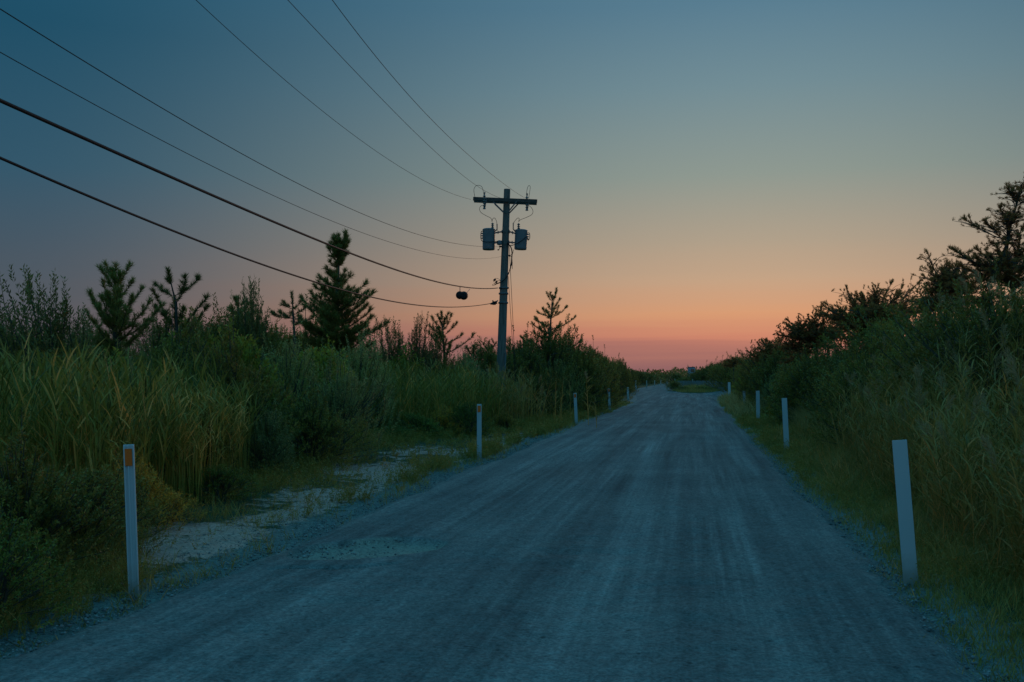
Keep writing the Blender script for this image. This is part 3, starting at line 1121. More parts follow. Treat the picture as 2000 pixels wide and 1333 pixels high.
# grass on the island and beside the fork
n = 1500
a = rng.uniform(0, 6.283, n)
r_ = np.sqrt(rng.rand(n)) * 0.97
S_ = 0.2 + 2.5 * r_ * np.cos(a)
D_ = 122 + 21 * r_ * np.sin(a)
o = tuft_mesh('island_grass', S_, D_, 0.12 + 0.95 * rng.rand(n) ** 1.6 * np.clip(1.1 - r_ ** 2, 0.1, 1), MAT['grass'], rng, per=10, width=0.010, zfun=lambda s, d: np.full(len(s), 0.10), spread=0.3, tint_c=0.2 + 0.5 * rng.rand(n))
tag(o, kind='stuff')
n = 1500
D_ = rng.uniform(40, 84, n)
S_ = road_r(D_) + 0.2 + 2.2 * rng.rand(n)
o = tuft_mesh('tall_grass', S_, D_, 0.3 + 0.7 * rng.rand(n) * np.clip(S_ - road_r(D_), 0.1, 1), MAT['beachgrass'], rng, per=10, width=0.008, spread=0.15)
tag(o, kind='stuff')

# ------------------------------------------------------------------ shrubs


def shrub_proto(kind, seed, h, w, mat, n_twig, n_leaf, leaf, twig=0.35, upright=0.5, shell=0.5, lumps=7, spike=0.0):
    """many-stemmed bush: stems from the base, twigs ending over a lumpy dome, leaves along the twigs"""
    rng = np.random.RandomState(seed)
    th = rng.uniform(0, 6.283, n_twig)
    cz = rng.rand(n_twig) ** 0.75
    rr = (shell + (1 - shell) * rng.rand(n_twig) ** 0.5)
    # lumpy dome
    lt = rng.uniform(0, 6.283, lumps)
    lz = rng.rand(lumps)
    amp = rng.uniform(-0.34, 0.36, lumps)
    bump = np.zeros(n_twig)
    for i in range(lumps):
        dd = 1 - np.cos(th - lt[i]) + 3 * (cz - lz[i]) ** 2
        bump += amp[i] * np.exp(-dd * 2.5)
    rr = rr * (1 + bump)
    ph = cz * math.pi / 2
    ex = np.stack([w / 2 * rr * np.cos(ph) ** 0.7 * np.cos(th), w / 2 * rr * np.cos(ph) ** 0.7 * np.sin(th), h * rr * (0.08 + 0.92 * np.sin(ph))], 1)
    if spike:
        sp = rng.rand(n_twig) < spike
        ex[sp, 2] *= 1 + 0.22 * rng.rand(sp.sum())
    dirs = unit(ex * np.array([1, 1, 0.55]) + np.array([0, 0, upright * h]) + rng.normal(0, 0.25, (n_twig, 3)))
    L = twig * rng.uniform(0.6, 1.3, n_twig)
    st = ex - dirs * L[:, None]
    # leaves
    m_ = n_twig * n_leaf
    u = np.tile(np.linspace(0.05, 1.0, n_leaf), n_twig) + rng.uniform(-0.03, 0.03, m_)
    D = np.repeat(dirs, n_leaf, 0)
    P = np.repeat(st, n_leaf, 0) + D * (u * np.repeat(L, n_leaf))[:, None]
    rad = unit(np.cross(D, rng.normal(size=(m_, 3))))
    P = P + rad * 0.004
    ld = unit(rad * rng.uniform(0.6, 1.1, m_)[:, None] + D * rng.uniform(0.25, 0.9, m_)[:, None] + np.array([0, 0, 0.12]))
    V, F = leaves(P, ld, leaf[0] * rng.uniform(0.65, 1.25, m_), leaf[1] * rng.uniform(0.7, 1.2, m_), rng, 0.06)
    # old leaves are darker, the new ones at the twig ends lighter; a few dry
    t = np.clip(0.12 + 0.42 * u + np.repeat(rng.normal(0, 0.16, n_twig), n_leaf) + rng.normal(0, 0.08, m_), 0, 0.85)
    t[rng.rand(m_) < 0.02] = 1.0
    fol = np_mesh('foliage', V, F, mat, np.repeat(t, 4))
    # stems
    parts = []
    ns_ = 9
    for i in range(ns_):
        a = rng.uniform(0, 6.283)
        tip = np.array([w * 0.34 * math.cos(a) * rng.uniform(0.2, 1), w * 0.34 * math.sin(a) * rng.uniform(0.2, 1), h * rng.uniform(0.55, 0.85)])
        b = np.array([0.06 * math.cos(a), 0.06 * math.sin(a), -0.08])
        mid = (b + tip) / 2 * np.array([0.7, 0.7, 1.05]) + rng.normal(0, 0.04, 3)
        parts.append(tube_np(np.array([b, mid, tip]), np.array([0.022, 0.015, 0.006]) * (h / 2.0 + 0.3), 5))
    for i in range(0, n_twig, 3):
        near = st[i] * np.array([0.55, 0.55, 0.72])
        parts.append(tube_np(np.array([near, st[i], ex[i]]), np.array([0.007, 0.005, 0.002]) * (h / 2.0 + 0.4), 3))
    Vs, Fs = merge(parts)
    stm = np_mesh('stems', Vs, Fs, MAT['stem'])
    e = empty(kind)
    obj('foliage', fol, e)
    obj('stems', stm, e)
    return e


PROTO = {}
PROTO['bayberry'] = [shrub_proto('bayberry_shrub', 101 + i, 2.2, 2.6, MAT['bayberry'], 820, 22, (0.068, 0.026), twig=0.30, upright=0.45, shell=0.42, lumps=12, spike=0.06) for i in range(3)]
PROTO['groundsel'] = [shrub_proto('groundsel_shrub', 121 + i, 2.1, 2.1, MAT['groundsel'], 620, 26, (0.06, 0.018), twig=0.42, upright=0.8, shell=0.42, lumps=12, spike=0.10) for i in range(2)]
PROTO['cherry'] = [shrub_proto('cherry_shrub', 191 + i, 2.2, 2.4, MAT['cherry'], 480, 18, (0.095, 0.042), twig=0.42, upright=0.6, shell=0.38, lumps=12, spike=0.12) for i in range(2)]
PROTO['goldenrod'] = [shrub_proto('golden_shrub', 141 + i, 1.0, 1.1, MAT['goldenrod'], 240, 24, (0.045, 0.012), twig=0.26, upright=0.7, shell=0.5, spike=0.2) for i in range(2)]
PROTO['round'] = [shrub_proto('round_bush', 161 + i, 1.0, 1.35, MAT['round'], 520, 20, (0.034, 0.013), twig=0.17, upright=0.3, shell=0.62, lumps=5) for i in range(2)]
PROTO['willow'] = [shrub_proto('thin_shrub', 181, 2.2, 2.0, MAT['willow'], 560, 20, (0.072, 0.023), twig=0.36, upright=0.35, shell=0.40, lumps=16, spike=0.0)]
used = set()


def place(kind, variant, x, y, label, group, h=1.0, w=1.0, rz=None, cat='shrub', rng_=random.Random(4)):
    p = PROTO[kind][variant % len(PROTO[kind])]
    if p.name in used:
        o = copy_tree(p)
    else:
        o = p
        used.add(p.name)
    o.location = (x, y, gz(x, y) - 0.03)
    o.rotation_euler = (0, 0, rng_.uniform(0, 6.28) if rz is None else rz)
    o.scale = (w, w * rng_.uniform(0.9, 1.1), h)
    tag(o, label, cat, group)
    return o


def place_px(kind, variant, px, d, top, label, group, w=1.0, base_h=None):
    """by the place of its top in the photo at a real distance"""
    hgt = {'bayberry': 2.2, 'groundsel': 2.1, 'goldenrod': 1.0, 'round': 1.0, 'willow': 2.2, 'cherry': 2.2}[kind]
    x = (px - CX) / F_PX * d
    z = EYE + (CY - top) / F_PX * d
    return place(kind, variant, x, d, label, group, h=max(0.25, (z - gz(x, d)) / hgt / {'bayberry': 0.96, 'groundsel': 0.98, 'cherry': 1.0, 'willow': 1.0}.get(kind, 1.0)), w=w)


G_FRONT = 'low bushes along the left verge'
place_px('bayberry', 2, 40, 7.6, 900, 'dark green bush in the near left corner, cut by the photo edge', G_FRONT, 0.55)
place_px('bayberry', 1, 150, 8.6, 945, 'dark leafy bush just left of the nearest orange-tipped post', G_FRONT, 0.52)
place_px('round', 0, -20, 6.3, 1010, 'small dark bush at the very left edge above the sand', G_FRONT, 0.8)
place_px('goldenrod', 0, 275, 9.9, 890, 'brown-gold bush behind the nearest orange-tipped post', G_FRONT, 0.85)
place_px('goldenrod', 1, 330, 10.6, 945, 'low brown-gold bush above the nearer sand patch', G_FRONT, 0.8)
place_px('round', 1, 430, 12.4, 905, 'low green bush at the foot of the reeds, right of the brown-gold ones', G_FRONT, 0.8)
place_px('groundsel', 0, 520, 15.0, 800, 'grey-green bush beside the right end of the near reeds', G_FRONT, 0.62)
place_px('bayberry', 2, 610, 16.8, 790, 'dark green bush behind the start of the wide sand patch', G_FRONT, 0.6)
place_px('groundsel', 1, 660, 18.5, 735, 'silvery green bush left of the middle reeds', G_FRONT, 0.8)
place_px('round', 0, 760, 23.0, 833, 'rounded dark bush at the back of the wide sand patch', G_FRONT, 1.0)
place_px('round', 1, 820, 24.6, 806, 'tallest of the rounded dark bushes left of the second orange-tipped post', G_FRONT, 1.15)
place_px('goldenrod', 0, 868, 25.6, 795, 'yellow-gold bush between the rounded dark bushes and the second orange-tipped post', G_FRONT, 1.1)
place_px('round', 0, 912, 25.8, 792, 'dark bush directly behind the second orange-tipped post', G_FRONT, 1.1)
place_px('goldenrod', 1, 985, 29.3, 800, 'low brownish bush between the second orange-tipped post and the utility pole', G_FRONT, 1.0)
place_px('bayberry', 0, 1055, 37.0, 735, 'dark bush right of the reeds at the utility pole', G_FRONT, 0.75)
place_px('round', 1, 1156, 47.5, 775, 'round dark bush between the third and fourth marker posts on the left', G_FRONT, 1.2)
place_px('goldenrod', 0, 1145, 41.5, 785, 'small olive bush right of the third marker post on the left', G_FRONT, 1.1)

rr = random.Random(77)
for (px, d, top, k, w) in ((40, 14.5, 735, 'bayberry', 0.75), (150, 15.2, 700, 'groundsel', 0.7), (250, 15.0, 705, 'cherry', 0.7), (335, 15.8, 680, 'bayberry', 0.75), (400, 16.2, 668, 'cherry', 0.7), (455, 15.4, 700, 'bayberry', 0.7),
                           (380, 13.2, 790, 'bayberry', 0.5), (180, 12.2, 800, 'bayberry', 0.5), (480, 17.5, 650, 'cherry', 0.8), (560, 18.5, 668, 'groundsel', 0.85), (640, 20.5, 678, 'cherry', 0.9), (700, 24.0, 690, 'groundsel', 0.9)):
    place_px(k, rr.randrange(3), px, d, top + rr.uniform(-5, 5), 'dark green bush growing up through the near reeds' if k == 'bayberry' else 'yellow-green bush growing up through the near reeds' if k == 'cherry' else 'grey-green bush growing up through the near reeds', 'bushes among the near reeds', w=w)
# the thicket on the left, behind the reeds
L_SKY = [(-120, 690), (0, 700), (60, 680), (130, 640), (200, 635), (300, 640), (380, 628), (460, 606), (520, 630), (600, 652), (690, 668), (760, 676), (850, 672), (930, 686),
         (1010, 690), (1060, 695), (1120, 688), (1180, 704), (1240, 722), (1262, 738)]


def sky_l(px):
    return float(np.interp(px, [a for a, b in L_SKY], [b for a, b in L_SKY]))


NAMES_L = {
    'bayberry': 'dark green bush in the thicket behind the reeds on the left',
    'groundsel': 'grey-green upright bush in the thicket on the left of the road',
    'cherry': 'yellow-green broad-leaved bush in the thicket behind the reeds on the left'}
for row, (d0, d1, gap, drop) in enumerate(((17.0, 24.0, 120, 45), (21.0, 30.0, 95, 14), (26.0, 40.0, 80, 2))):
    px = -140.0
    while px < 800:
        d = d0 + (d1 - d0) * (px + 140) / 940 + rr.uniform(-1, 1)
        kind = rr.choice(['groundsel', 'bayberry', 'cherry', 'cherry'] if row == 0 else ['groundsel', 'bayberry', 'bayberry', 'cherry'])
        top = sky_l(px) + drop + rr.uniform(-6, 14)
        if row == 0 and px < 430:
            d = max(d, 17.5)
        place_px(kind, rr.randrange(3), px, d, top, NAMES_L[kind], 'thicket left of the road', w=rr.uniform(0.75, 1.0) * d / 22)
        px += gap * rr.uniform(0.7, 1.25)
for (px, d, top, k, w) in ((850, 33, 686, 'bayberry', 1.1), (905, 36, 690, 'groundsel', 1.0), (950, 38, 686, 'bayberry', 1.1), (1005, 41, 690, 'bayberry', 1.1), (1035, 39, 698, 'bayberry', 1.2),
                           (1070, 43, 672, 'bayberry', 1.4), (1108, 45, 674, 'bayberry', 1.3), (1030, 44, 680, 'bayberry', 1.2), (1095, 42, 704, 'groundsel', 1.0), (1120, 46, 686, 'bayberry', 1.2), (1135, 50, 694, 'groundsel', 1.2), (1160, 52, 700, 'bayberry', 1.1),
                           (1172, 57, 704, 'groundsel', 1.0), (1170, 54, 720, 'bayberry', 0.8), (1182, 62, 708, 'bayberry', 1.0), (1190, 68, 712, 'groundsel', 0.9), (1165, 62, 700, 'bayberry', 1.2), (1110, 58, 692, 'bayberry', 1.6),
                           (1085, 50, 690, 'bayberry', 1.5), (1208, 80, 713, 'bayberry', 1.0), (1216, 94, 716, 'bayberry', 1.1), (1224, 108, 722, 'bayberry', 1.1), (1195, 96, 711, 'bayberry', 1.5)):
    place_px(k, rr.randrange(3), px, d, top + rr.uniform(-2, 4), NAMES_L[k].replace('behind the reeds on the left', 'past the utility pole') if k == 'bayberry' else 'grey-green bush in the hedge past the utility pole', 'hedge past the utility pole', w=w)

place_px('willow', 0, 108, 15.8, 575, 'thin-leaved open shrub against the sky, left of the first pines', 'tall open shrubs on the left', 1.0)
place_px('willow', 0, 50, 16.2, 632, 'lowest open shrub, near the left edge against the sky', 'tall open shrubs on the left', 0.8)
place_px('willow', 0, 165, 16.6, 635, 'lower open shrub between the thin-leaved one and the first pine', 'tall open shrubs on the left', 0.8)
place_px('willow', 0, 490, 21.5, 582, 'open reddish-tipped shrub breaking the skyline between the pines', 'tall open shrubs on the left', 0.62)
place_px('willow', 0, 770, 30.0, 645, 'sparse tall shrub on the skyline left of the small pine', 'tall open shrubs on the left', 1.0)
place_px('willow', 0, 815, 31.0, 640, 'sparse spiky shrub close to the left side of the small pine', 'tall open shrubs on the left', 0.8)

# right-hand thicket under the pines
NAMES_R = {'cherry': 'yellow-green bush under the wind-bent pines on the right', 'bayberry': 'dark bush under the wind-bent pines on the right', 'groundsel': 'grey-green bush under the wind-bent pines on the right'}
for (px, d, top, k, w) in ((1990, 13.5, 640, 'bayberry', 1.0), (1900, 15.0, 640, 'bayberry', 1.0), (1960, 17.0, 600, 'bayberry', 1.1), (1840, 18.0, 640, 'bayberry', 1.0), (1790, 20.0, 650, 'groundsel', 0.9),
                           (1740, 22.0, 650, 'bayberry', 1.1), (1870, 21.0, 625, 'bayberry', 1.2), (1690, 24.0, 668, 'bayberry', 1.1), (1800, 25.0, 635, 'bayberry', 1.3), (1650, 27.0, 672, 'groundsel', 1.1),
                           (1720, 28.0, 655, 'bayberry', 1.3), (1610, 30.0, 680, 'bayberry', 1.2), (1665, 32.0, 668, 'bayberry', 1.3), (1580, 33.0, 688, 'groundsel', 1.2), (1620, 37.0, 672, 'bayberry', 1.4),
                           (1550, 38.0, 695, 'bayberry', 1.2), (1590, 42.0, 680, 'bayberry', 1.4), (1525, 43.0, 700, 'bayberry', 1.2), (1560, 48.0, 688, 'bayberry', 1.4), (1505, 50.0, 706, 'bayberry', 1.3),
                           (1530, 55.0, 696, 'bayberry', 1.5), (1485, 58.0, 708, 'bayberry', 1.3), (1500, 66.0, 704, 'bayberry', 1.5), (1470, 66.0, 716, 'groundsel', 1.2), (1480, 76.0, 712, 'bayberry', 1.5), (1460, 78.0, 722, 'bayberry', 1.2),
                           (1700, 20.0, 715, 'bayberry', 0.8), (1630, 25.0, 722, 'groundsel', 0.8), (1580, 31.0, 728, 'bayberry', 0.9), (1530, 41.0, 730, 'groundsel', 0.9)):
    if rr.random() < 0.16:
        k = 'cherry'
    place_px(k, rr.randrange(3), px, d, top + (22 if 14 < d < 45 and top < 700 else 2) + (10 if k == 'cherry' else 0) + rr.uniform(-4, 6), NAMES_R[k], 'thicket right of the road', w=w)

# low growth past the fork
for (px, d, top, k, w) in ((1440, 108, 712, 'bayberry', 2.0), (1420, 118, 716, 'bayberry', 2.0), (1400, 150, 717, 'bayberry', 2.2), (1380, 152, 721, 'bayberry', 2.2), (1366, 156, 729, 'bayberry', 1.8), (1345, 160, 739, 'bayberry', 2.0),
                           (1325, 165, 735, 'bayberry', 2.0), (1462, 100, 706, 'bayberry', 1.9), (1410, 165, 714, 'bayberry', 2.6), (1390, 170, 718, 'bayberry', 2.6), (1435, 140, 711, 'bayberry', 2.6), (1450, 125, 712, 'bayberry', 2.0)):
    place_px(k, rr.randrange(3), px, d, top + rr.uniform(-1.5, 2), 'dark bush behind the slatted fence at the fork', 'bushes behind the slatted fence', w=w)
for d in (125, 140, 156, 174, 194, 216, 240, 266):
    px = CX + F_PX * (-11.6 / d + M)
    place_px('bayberry', rr.randrange(3), px, d, 727 + 0.03 * (d - 100) + rr.uniform(-2, 3), 'distant bush behind the far posts left of the fork', 'bushes behind the far posts', w=1.7 + 0.004 * d)

GI = 'bushes on the island at the fork'
place_px('bayberry', 0, 1317, 117, 746, 'dark bush on the left tip of the island at the fork', GI, 0.75)
place_px('round', 1, 1340, 112, 755, 'low bush on the front of the island, nearer its left end', GI, 2.0)
place_px('round', 0, 1372, 113, 756, 'low bush on the front of the island, nearer its right end', GI, 2.2)

# ------------------------------------------------------------------ pines


def brush(P0, P1, rng, per_m=230, L=0.10, W=0.010, a0=35, a1=68):
    """needles round shoots from P0 to P1 (arrays)"""
    ln = np.linalg.norm(P1 - P0, axis=1)
    cnt = np.maximum(3, (ln * per_m).astype(int))
    idx = np.repeat(np.arange(len(P0)), cnt)
    m_ = len(idx)
    u = rng.rand(m_) ** 0.85
    ax = unit(P1 - P0)[idx]
    P = P0[idx] + (P1 - P0)[idx] * u[:, None]
    rad = unit(np.cross(ax, rng.normal(size=(m_, 3))))
    a = np.radians(rng.uniform(a0, a1, m_)) * (1 - 0.45 * u ** 3)
    D = ax * np.cos(a)[:, None] + rad * np.sin(a)[:, None] + np.array([0, 0, 0.10])
    D = unit(D)
    l_ = L * rng.uniform(0.7, 1.15, m_)
    s = unit(np.cross(D, rng.normal(size=(m_, 3))))
    V = np.stack([P - s * W * 0.5, P + s * W * 0.5, P + D * l_[:, None]], 1).reshape(-1, 3)
    F = np.arange(3 * m_).reshape(m_, 3)
    t = np.clip(0.30 + 0.30 * u + rng.normal(0, 0.14, m_), 0, 0.86)
    return V, F, np.repeat(t, 3)


def pine(name, base, trunk, branches, seed, label, group, mat, r0=0.07, needle=0.10, nw=0.010, per_m=230, cover=0.25, side_gap=0.16, side_len=0.26, extra=2, rise=0.5, cat='pine tree', flat=0.0, lift=0.12, pads=0, pad_r=0.35):
    """trunk: points; branches: (point on the trunk, tip); every branch bends up towards its tip, carries side shoots,
    and is repeated `extra` times turned round the trunk so that the crown is as deep as it is wide"""
    rng = np.random.RandomState(seed)
    base = np.array(base, float)
    T = np.array(trunk, float) - base
    tubes = [tube_np(T, np.linspace(r0, r0 * 0.18, len(T)), 7)]
    S0, S1 = [], []
    S0.append(T[-1] * 0.93 + T[-2] * 0.07)
    S1.append(T[-1])
    allb = []
    za = max(float(q_[0][2]) for q_ in branches) - base[2]
    for i in range(len(T) - 1):
        for k in range(6):
            p_, q_ = T[i] + (T[i + 1] - T[i]) * k / 6, T[i] + (T[i + 1] - T[i]) * (k + 1) / 6
            if p_[2] >= za - 0.02:
                for r_ in range(3):
                    S0.append(p_); S1.append(q_)
    for (a, b) in branches:
        a = np.array(a, float) - base
        b = np.array(b, float) - base
        allb.append((a, b))
        for k in range(extra):
            q = rng.uniform(0.7, 2.6) * rng.choice([-1, 1])
            v = b - a
            c, s = math.cos(q), math.sin(q)
            v2 = np.array([c * v[0] - s * v[1], s * v[0] + c * v[1], v[2] * rng.uniform(0.75, 1.0)]) * rng.uniform(0.7, 1.0)
            a2 = a + np.array([0, 0, rng.uniform(-0.08, 0.05)])
            allb.append((a2, a2 + v2))
    for (a, b) in allb:
        if rng.rand() < 0.08:
            continue
        b = a + (b - a) * rng.uniform(0.86, 1.06) + rng.normal(0, 0.04, 3)
        v = b - a
        ln = np.linalg.norm(v)
        if ln < 0.05:
            continue
        ris = np.clip(rise + rng.normal(0, 0.25), 0.0, 1.3)
        h = np.array([v[0], v[1], 0.0])
        # leaves the trunk flat and turns upward
        c1 = a + h * 0.45 + np.array([0, 0, v[2] * (0.5 - ris * 0.5) - lift * 0.3 * ln * 0.3])
        c1 = c1 + rng.normal(0, 0.03 * ln, 3)
        tt = np.linspace(0, 1, 9)[:, None]
        B = (1 - tt) ** 2 * a + 2 * (1 - tt) * tt * c1 + tt ** 2 * b
        rb = max(0.008, r0 * 0.38 * min(1, ln / 1.5))
        tubes.append(tube_np(B, np.linspace(rb, 0.006, 9), 5))
        k0 = int(cover * 8)
        for i in range(k0, 8):
            S0.append(B[i]); S1.append(B[i + 1])
        # side shoots
        nsd = max(2, int(ln * (1 - cover) / side_gap))
        for i in range(nsd):
            u = cover + (1 - cover) * (i + rng.rand()) / nsd
            j = min(7, int(u * 8))
            p = B[j] + (B[j + 1] - B[j]) * (u * 8 - j)
            ax = unit(B[j + 1] - B[j])
            up = np.array([0, 0, 1.0])
            sd_ = unit(np.cross(ax, up))
            for sg in (rng.choice([-1, 1]),) if rng.rand() < 0.45 else (-1, 1):
                d_ = unit(ax * rng.uniform(0.5, 1.0) + sd_ * sg * rng.uniform(0.5, 1.1) + up * rng.uniform(0.1, 0.75) * (1 - flat))
                l_ = min(side_len, 0.5 * ln) * rng.uniform(0.5, 1.2) * (1.15 - 0.5 * u)
                S0.append(p); S1.append(p + d_ * l_)
                tubes.append(tube_np(np.array([p, p + d_ * l_ * 0.5, p + d_ * l_]), np.array([0.006, 0.005, 0.003]), 3))
        for i in range(pads):
            # flat pads of short shoots towards the branch end
            u_ = 1.0 - 0.45 * rng.rand() ** 1.3
            j = min(7, int(u_ * 8))
            c_ = B[j] + (B[j + 1] - B[j]) * (u_ * 8 - j) + np.clip(rng.normal(0, 0.8, 3), -1.3, 1.3) * np.array([pad_r, pad_r, pad_r * 0.26])
            d_ = unit(np.array([rng.normal(0, 0.8), rng.normal(0, 0.8), 0.25 + 0.5 * rng.rand()]))
            l_ = pad_r * rng.uniform(0.25, 0.6)
            S0.append(c_); S1.append(c_ + d_ * l_)
            if i % 2 == 0 or np.linalg.norm(c_ - B[j]) > pad_r * 0.8:
                tubes.append(tube_np(np.array([B[max(0, j - 1)], (B[j] + c_) / 2, c_]), np.array([0.008, 0.006, 0.003]), 3))
        # a cluster of buds at the tip
        ax = unit(B[-1] - B[-2])
        for i in range(3):
            d_ = unit(ax + np.array([0, 0, 0.5]) + rng.normal(0, 0.35, 3))
            S0.append(b); S1.append(b + d_ * min(side_len, 0.6 * ln) * 0.55)
    V, F, t = brush(np.array(S0), np.array(S1), rng, per_m, needle, nw)
    e = empty(name, tuple(base))
    Vt, Ft = merge(tubes)
    obj('trunk', np_mesh('trunk', Vt, Ft, MAT['bark'], smooth=True), e)
    obj('crown', np_mesh('crown', V, F, mat, t), e)
    tag(e, label, cat, group)
    return e


def px_tree(name, d, bx, trunk_px, br_px, seed, label, group, mat, fill=0, drop=25, **kw):
    x = (bx - CX) / F_PX * d
    base = Vector((x, d, gz(x, d)))
    tr = [base] + [pz(a, b, d) for a, b in trunk_px]
    ys = [(p.z, p) for p in tr]
    rngd = random.Random(seed)

    def on_trunk(py):
        z = EYE + (CY - py) / F_PX * d
        for i in range(len(tr) - 1):
            if tr[i].z <= z <= tr[i + 1].z:
                f = (z - tr[i].z) / max(1e-6, tr[i + 1].z - tr[i].z)
                return tr[i].lerp(tr[i + 1], f)
        return tr[-1] if z > tr[-1].z else tr[0]
    brs = []
    if fill:
        br_px = list(br_px)
        srt = sorted(br_px, key=lambda q_: q_[1])
        for k in range(fill):
            i = rngd.randrange(len(srt) - 1)
            f = rngd.random()
            p_, q_ = srt[i], srt[i + 1]
            br_px.append((p_[0] + (q_[0] - p_[0]) * f + 4, p_[1] + (q_[1] - p_[1]) * f + rngd.uniform(-4, 4), max(p_[2], q_[2]) + rngd.uniform(-2, drop)))
    for (ya, tx, ty) in br_px:
        a = on_trunk(ya)
        tip = pz(tx, ty, d)
        ln = (tip - a).length
        tip.y += rngd.uniform(-0.35, 0.35) * ln
        brs.append((a, tip))
    return pine(name, base, tr, brs, seed, label, group, mat, **kw)


GP = 'pines standing above the left thicket'
px_tree('pine_tree', 19.0, 232, [(230, 720), (226, 660), (222, 610), (226, 570), (222, 530)],
        [(560, 203, 536), (565, 243, 530), (545, 214, 522), (550, 238, 542), (590, 198, 552), (585, 252, 560), (612, 204, 575), (640, 170, 588), (645, 184, 580), (655, 204, 574), (620, 272, 566),
         (650, 292, 588), (662, 300, 606), (670, 176, 622), (682, 286, 640), (690, 184, 660), (630, 240, 600), (620, 212, 590), (705, 176, 684), (705, 292, 668), (718, 198, 700), (718, 268, 702), (700, 220, 690), (695, 250, 684), (690, 205, 668), (690, 262, 660)],
        1, 'dense bushy pine, leftmost of the pines over the left thicket', GP, MAT['needle'], extra=2, per_m=300, side_gap=0.12, side_len=0.20, needle=0.11)
px_tree('pine_tree', 19.6, 350, [(348, 690), (345, 640), (344, 592), (338, 570), (328, 528)],
        [(580, 304, 545), (578, 379, 540), (592, 368, 552), (560, 340, 540), (556, 322, 548), (640, 332, 590), (650, 300, 570), (655, 411, 578), (660, 392, 592), (640, 360, 600), (672, 404, 604), (640, 318, 604)],
        2, 'sparse young pine with upturned candelabra arms', GP, MAT['needle'], extra=0, per_m=430, side_gap=0.26, side_len=0.15, cover=0.2, needle=0.115, r0=0.045)
rc = random.Random(5)
brc = []
for y in list(range(470, 520, 10)) + list(range(536, 690, 12)):
    hw = float(np.interp(y, [455, 480, 515, 530, 545, 570, 600, 640, 680], [8, 13, 14, 8, 40, 62, 76, 84, 82]))
    for sgn in (-1, 1):
        w_ = hw * rc.uniform(0.6, 1.05)
        brc.append((y + 6 + hw * 0.22, 661 + sgn * w_, y - hw * 0.10 + rc.uniform(-4, 4)))
brc += [(492, 649, 462), (497, 676, 464), (505, 686, 486), (500, 643, 482)]
px_tree('pine_tree', 26.0, 655, [(656, 680), (657, 600), (660, 530), (661, 490), (661, 458)], brc, 3,
        'tallest pine on the left, conical with level tiers and two-pronged top', GP, MAT['needle'], extra=3, per_m=280, side_gap=0.18, side_len=0.28, cover=0.12, needle=0.125, nw=0.012, r0=0.09, rise=0.9)
px_tree('pine_tree', 33.0, 868, [(868, 700), (866, 660), (862, 610)],
        [(630, 855, 617), (630, 870, 617), (645, 845, 625), (645, 880, 622), (662, 840, 637), (656, 890, 634), (676, 838, 652), (674, 898, 652), (692, 918, 655), (690, 850, 664), (690, 905, 668), (695, 880, 670)],
        4, 'small pine left of the utility pole, below the drooping cable', GP, MAT['needle'], extra=1, per_m=230, side_gap=0.24, side_len=0.22, needle=0.11, nw=0.013, r0=0.06)
px_tree('pine_tree', 42.0, 1072, [(1073, 700), (1074, 650), (1077, 610), (1079, 578)],
        [(588, 1070, 575), (588, 1086, 571), (606, 1094, 587), (604, 1071, 598), (622, 1065, 603), (619, 1052, 613), (622, 1092, 602), (620, 1103, 604), (637, 1051, 624), (638, 1112, 617), (644, 1122, 621), (652, 1038, 632),
         (660, 1058, 643), (668, 1105, 654), (655, 1092, 632), (694, 1136, 664), (694, 1016, 664), (686, 1112, 668), (690, 1034, 672), (680, 1090, 660), (676, 1062, 660), (665, 1075, 650)],
        5, 'open tiered pine right of the utility pole, bare stem below its top', GP, MAT['needle'], extra=1, per_m=220, side_gap=0.27, side_len=0.25, needle=0.11, nw=0.015, r0=0.08, cover=0.3)
px_tree('pine_tree', 24.0, 575, [(575, 660), (573, 620), (570, 572)], [(600, 553, 596), (602, 588, 592), (620, 545, 613), (622, 535, 612), (615, 590, 606), (630, 604, 622)],
        6, 'short young pine close to the left side of the tallest pine', GP, MAT['needle'], extra=1, per_m=260, side_gap=0.2, side_len=0.2, r0=0.05)
px_tree('pine_tree', 16.5, 4, [(4, 700), (6, 655)], [(690, -20, 660), (690, 20, 655), (705, 30, 678), (720, 40, 690), (715, -30, 690), (680, 8, 650)],
        7, 'dark pine top at the left edge of the photo', GP, MAT['needle'], extra=1, per_m=260, side_gap=0.16, side_len=0.2, r0=0.05)
for i, (px, py, d) in enumerate(((465, 577, 22.5), (1030, 664, 44), (925, 672, 37), (955, 664, 39))):
    px_tree('pine_tree', d, px, [(px, py + 60), (px, py + 4)], [(py + 22, px - 12, py + 10), (py + 22, px + 11, py + 9), (py + 40, px - 18, py + 26), (py + 40, px + 18, py + 24), (py + 52, px + 22, py + 40), (py + 52, px - 22, py + 42)],
            20 + i, ['pine tip rising from the thicket between the candelabra pine and the tallest pine', 'low pine on the skyline just right of the utility pole', 'low pine tip right of the small pine', 'pine tip with three prongs just left of the utility pole'][i],
            GP, MAT['needle'], extra=1, per_m=230, side_gap=0.25, side_len=0.2, nw=0.012, r0=0.045)

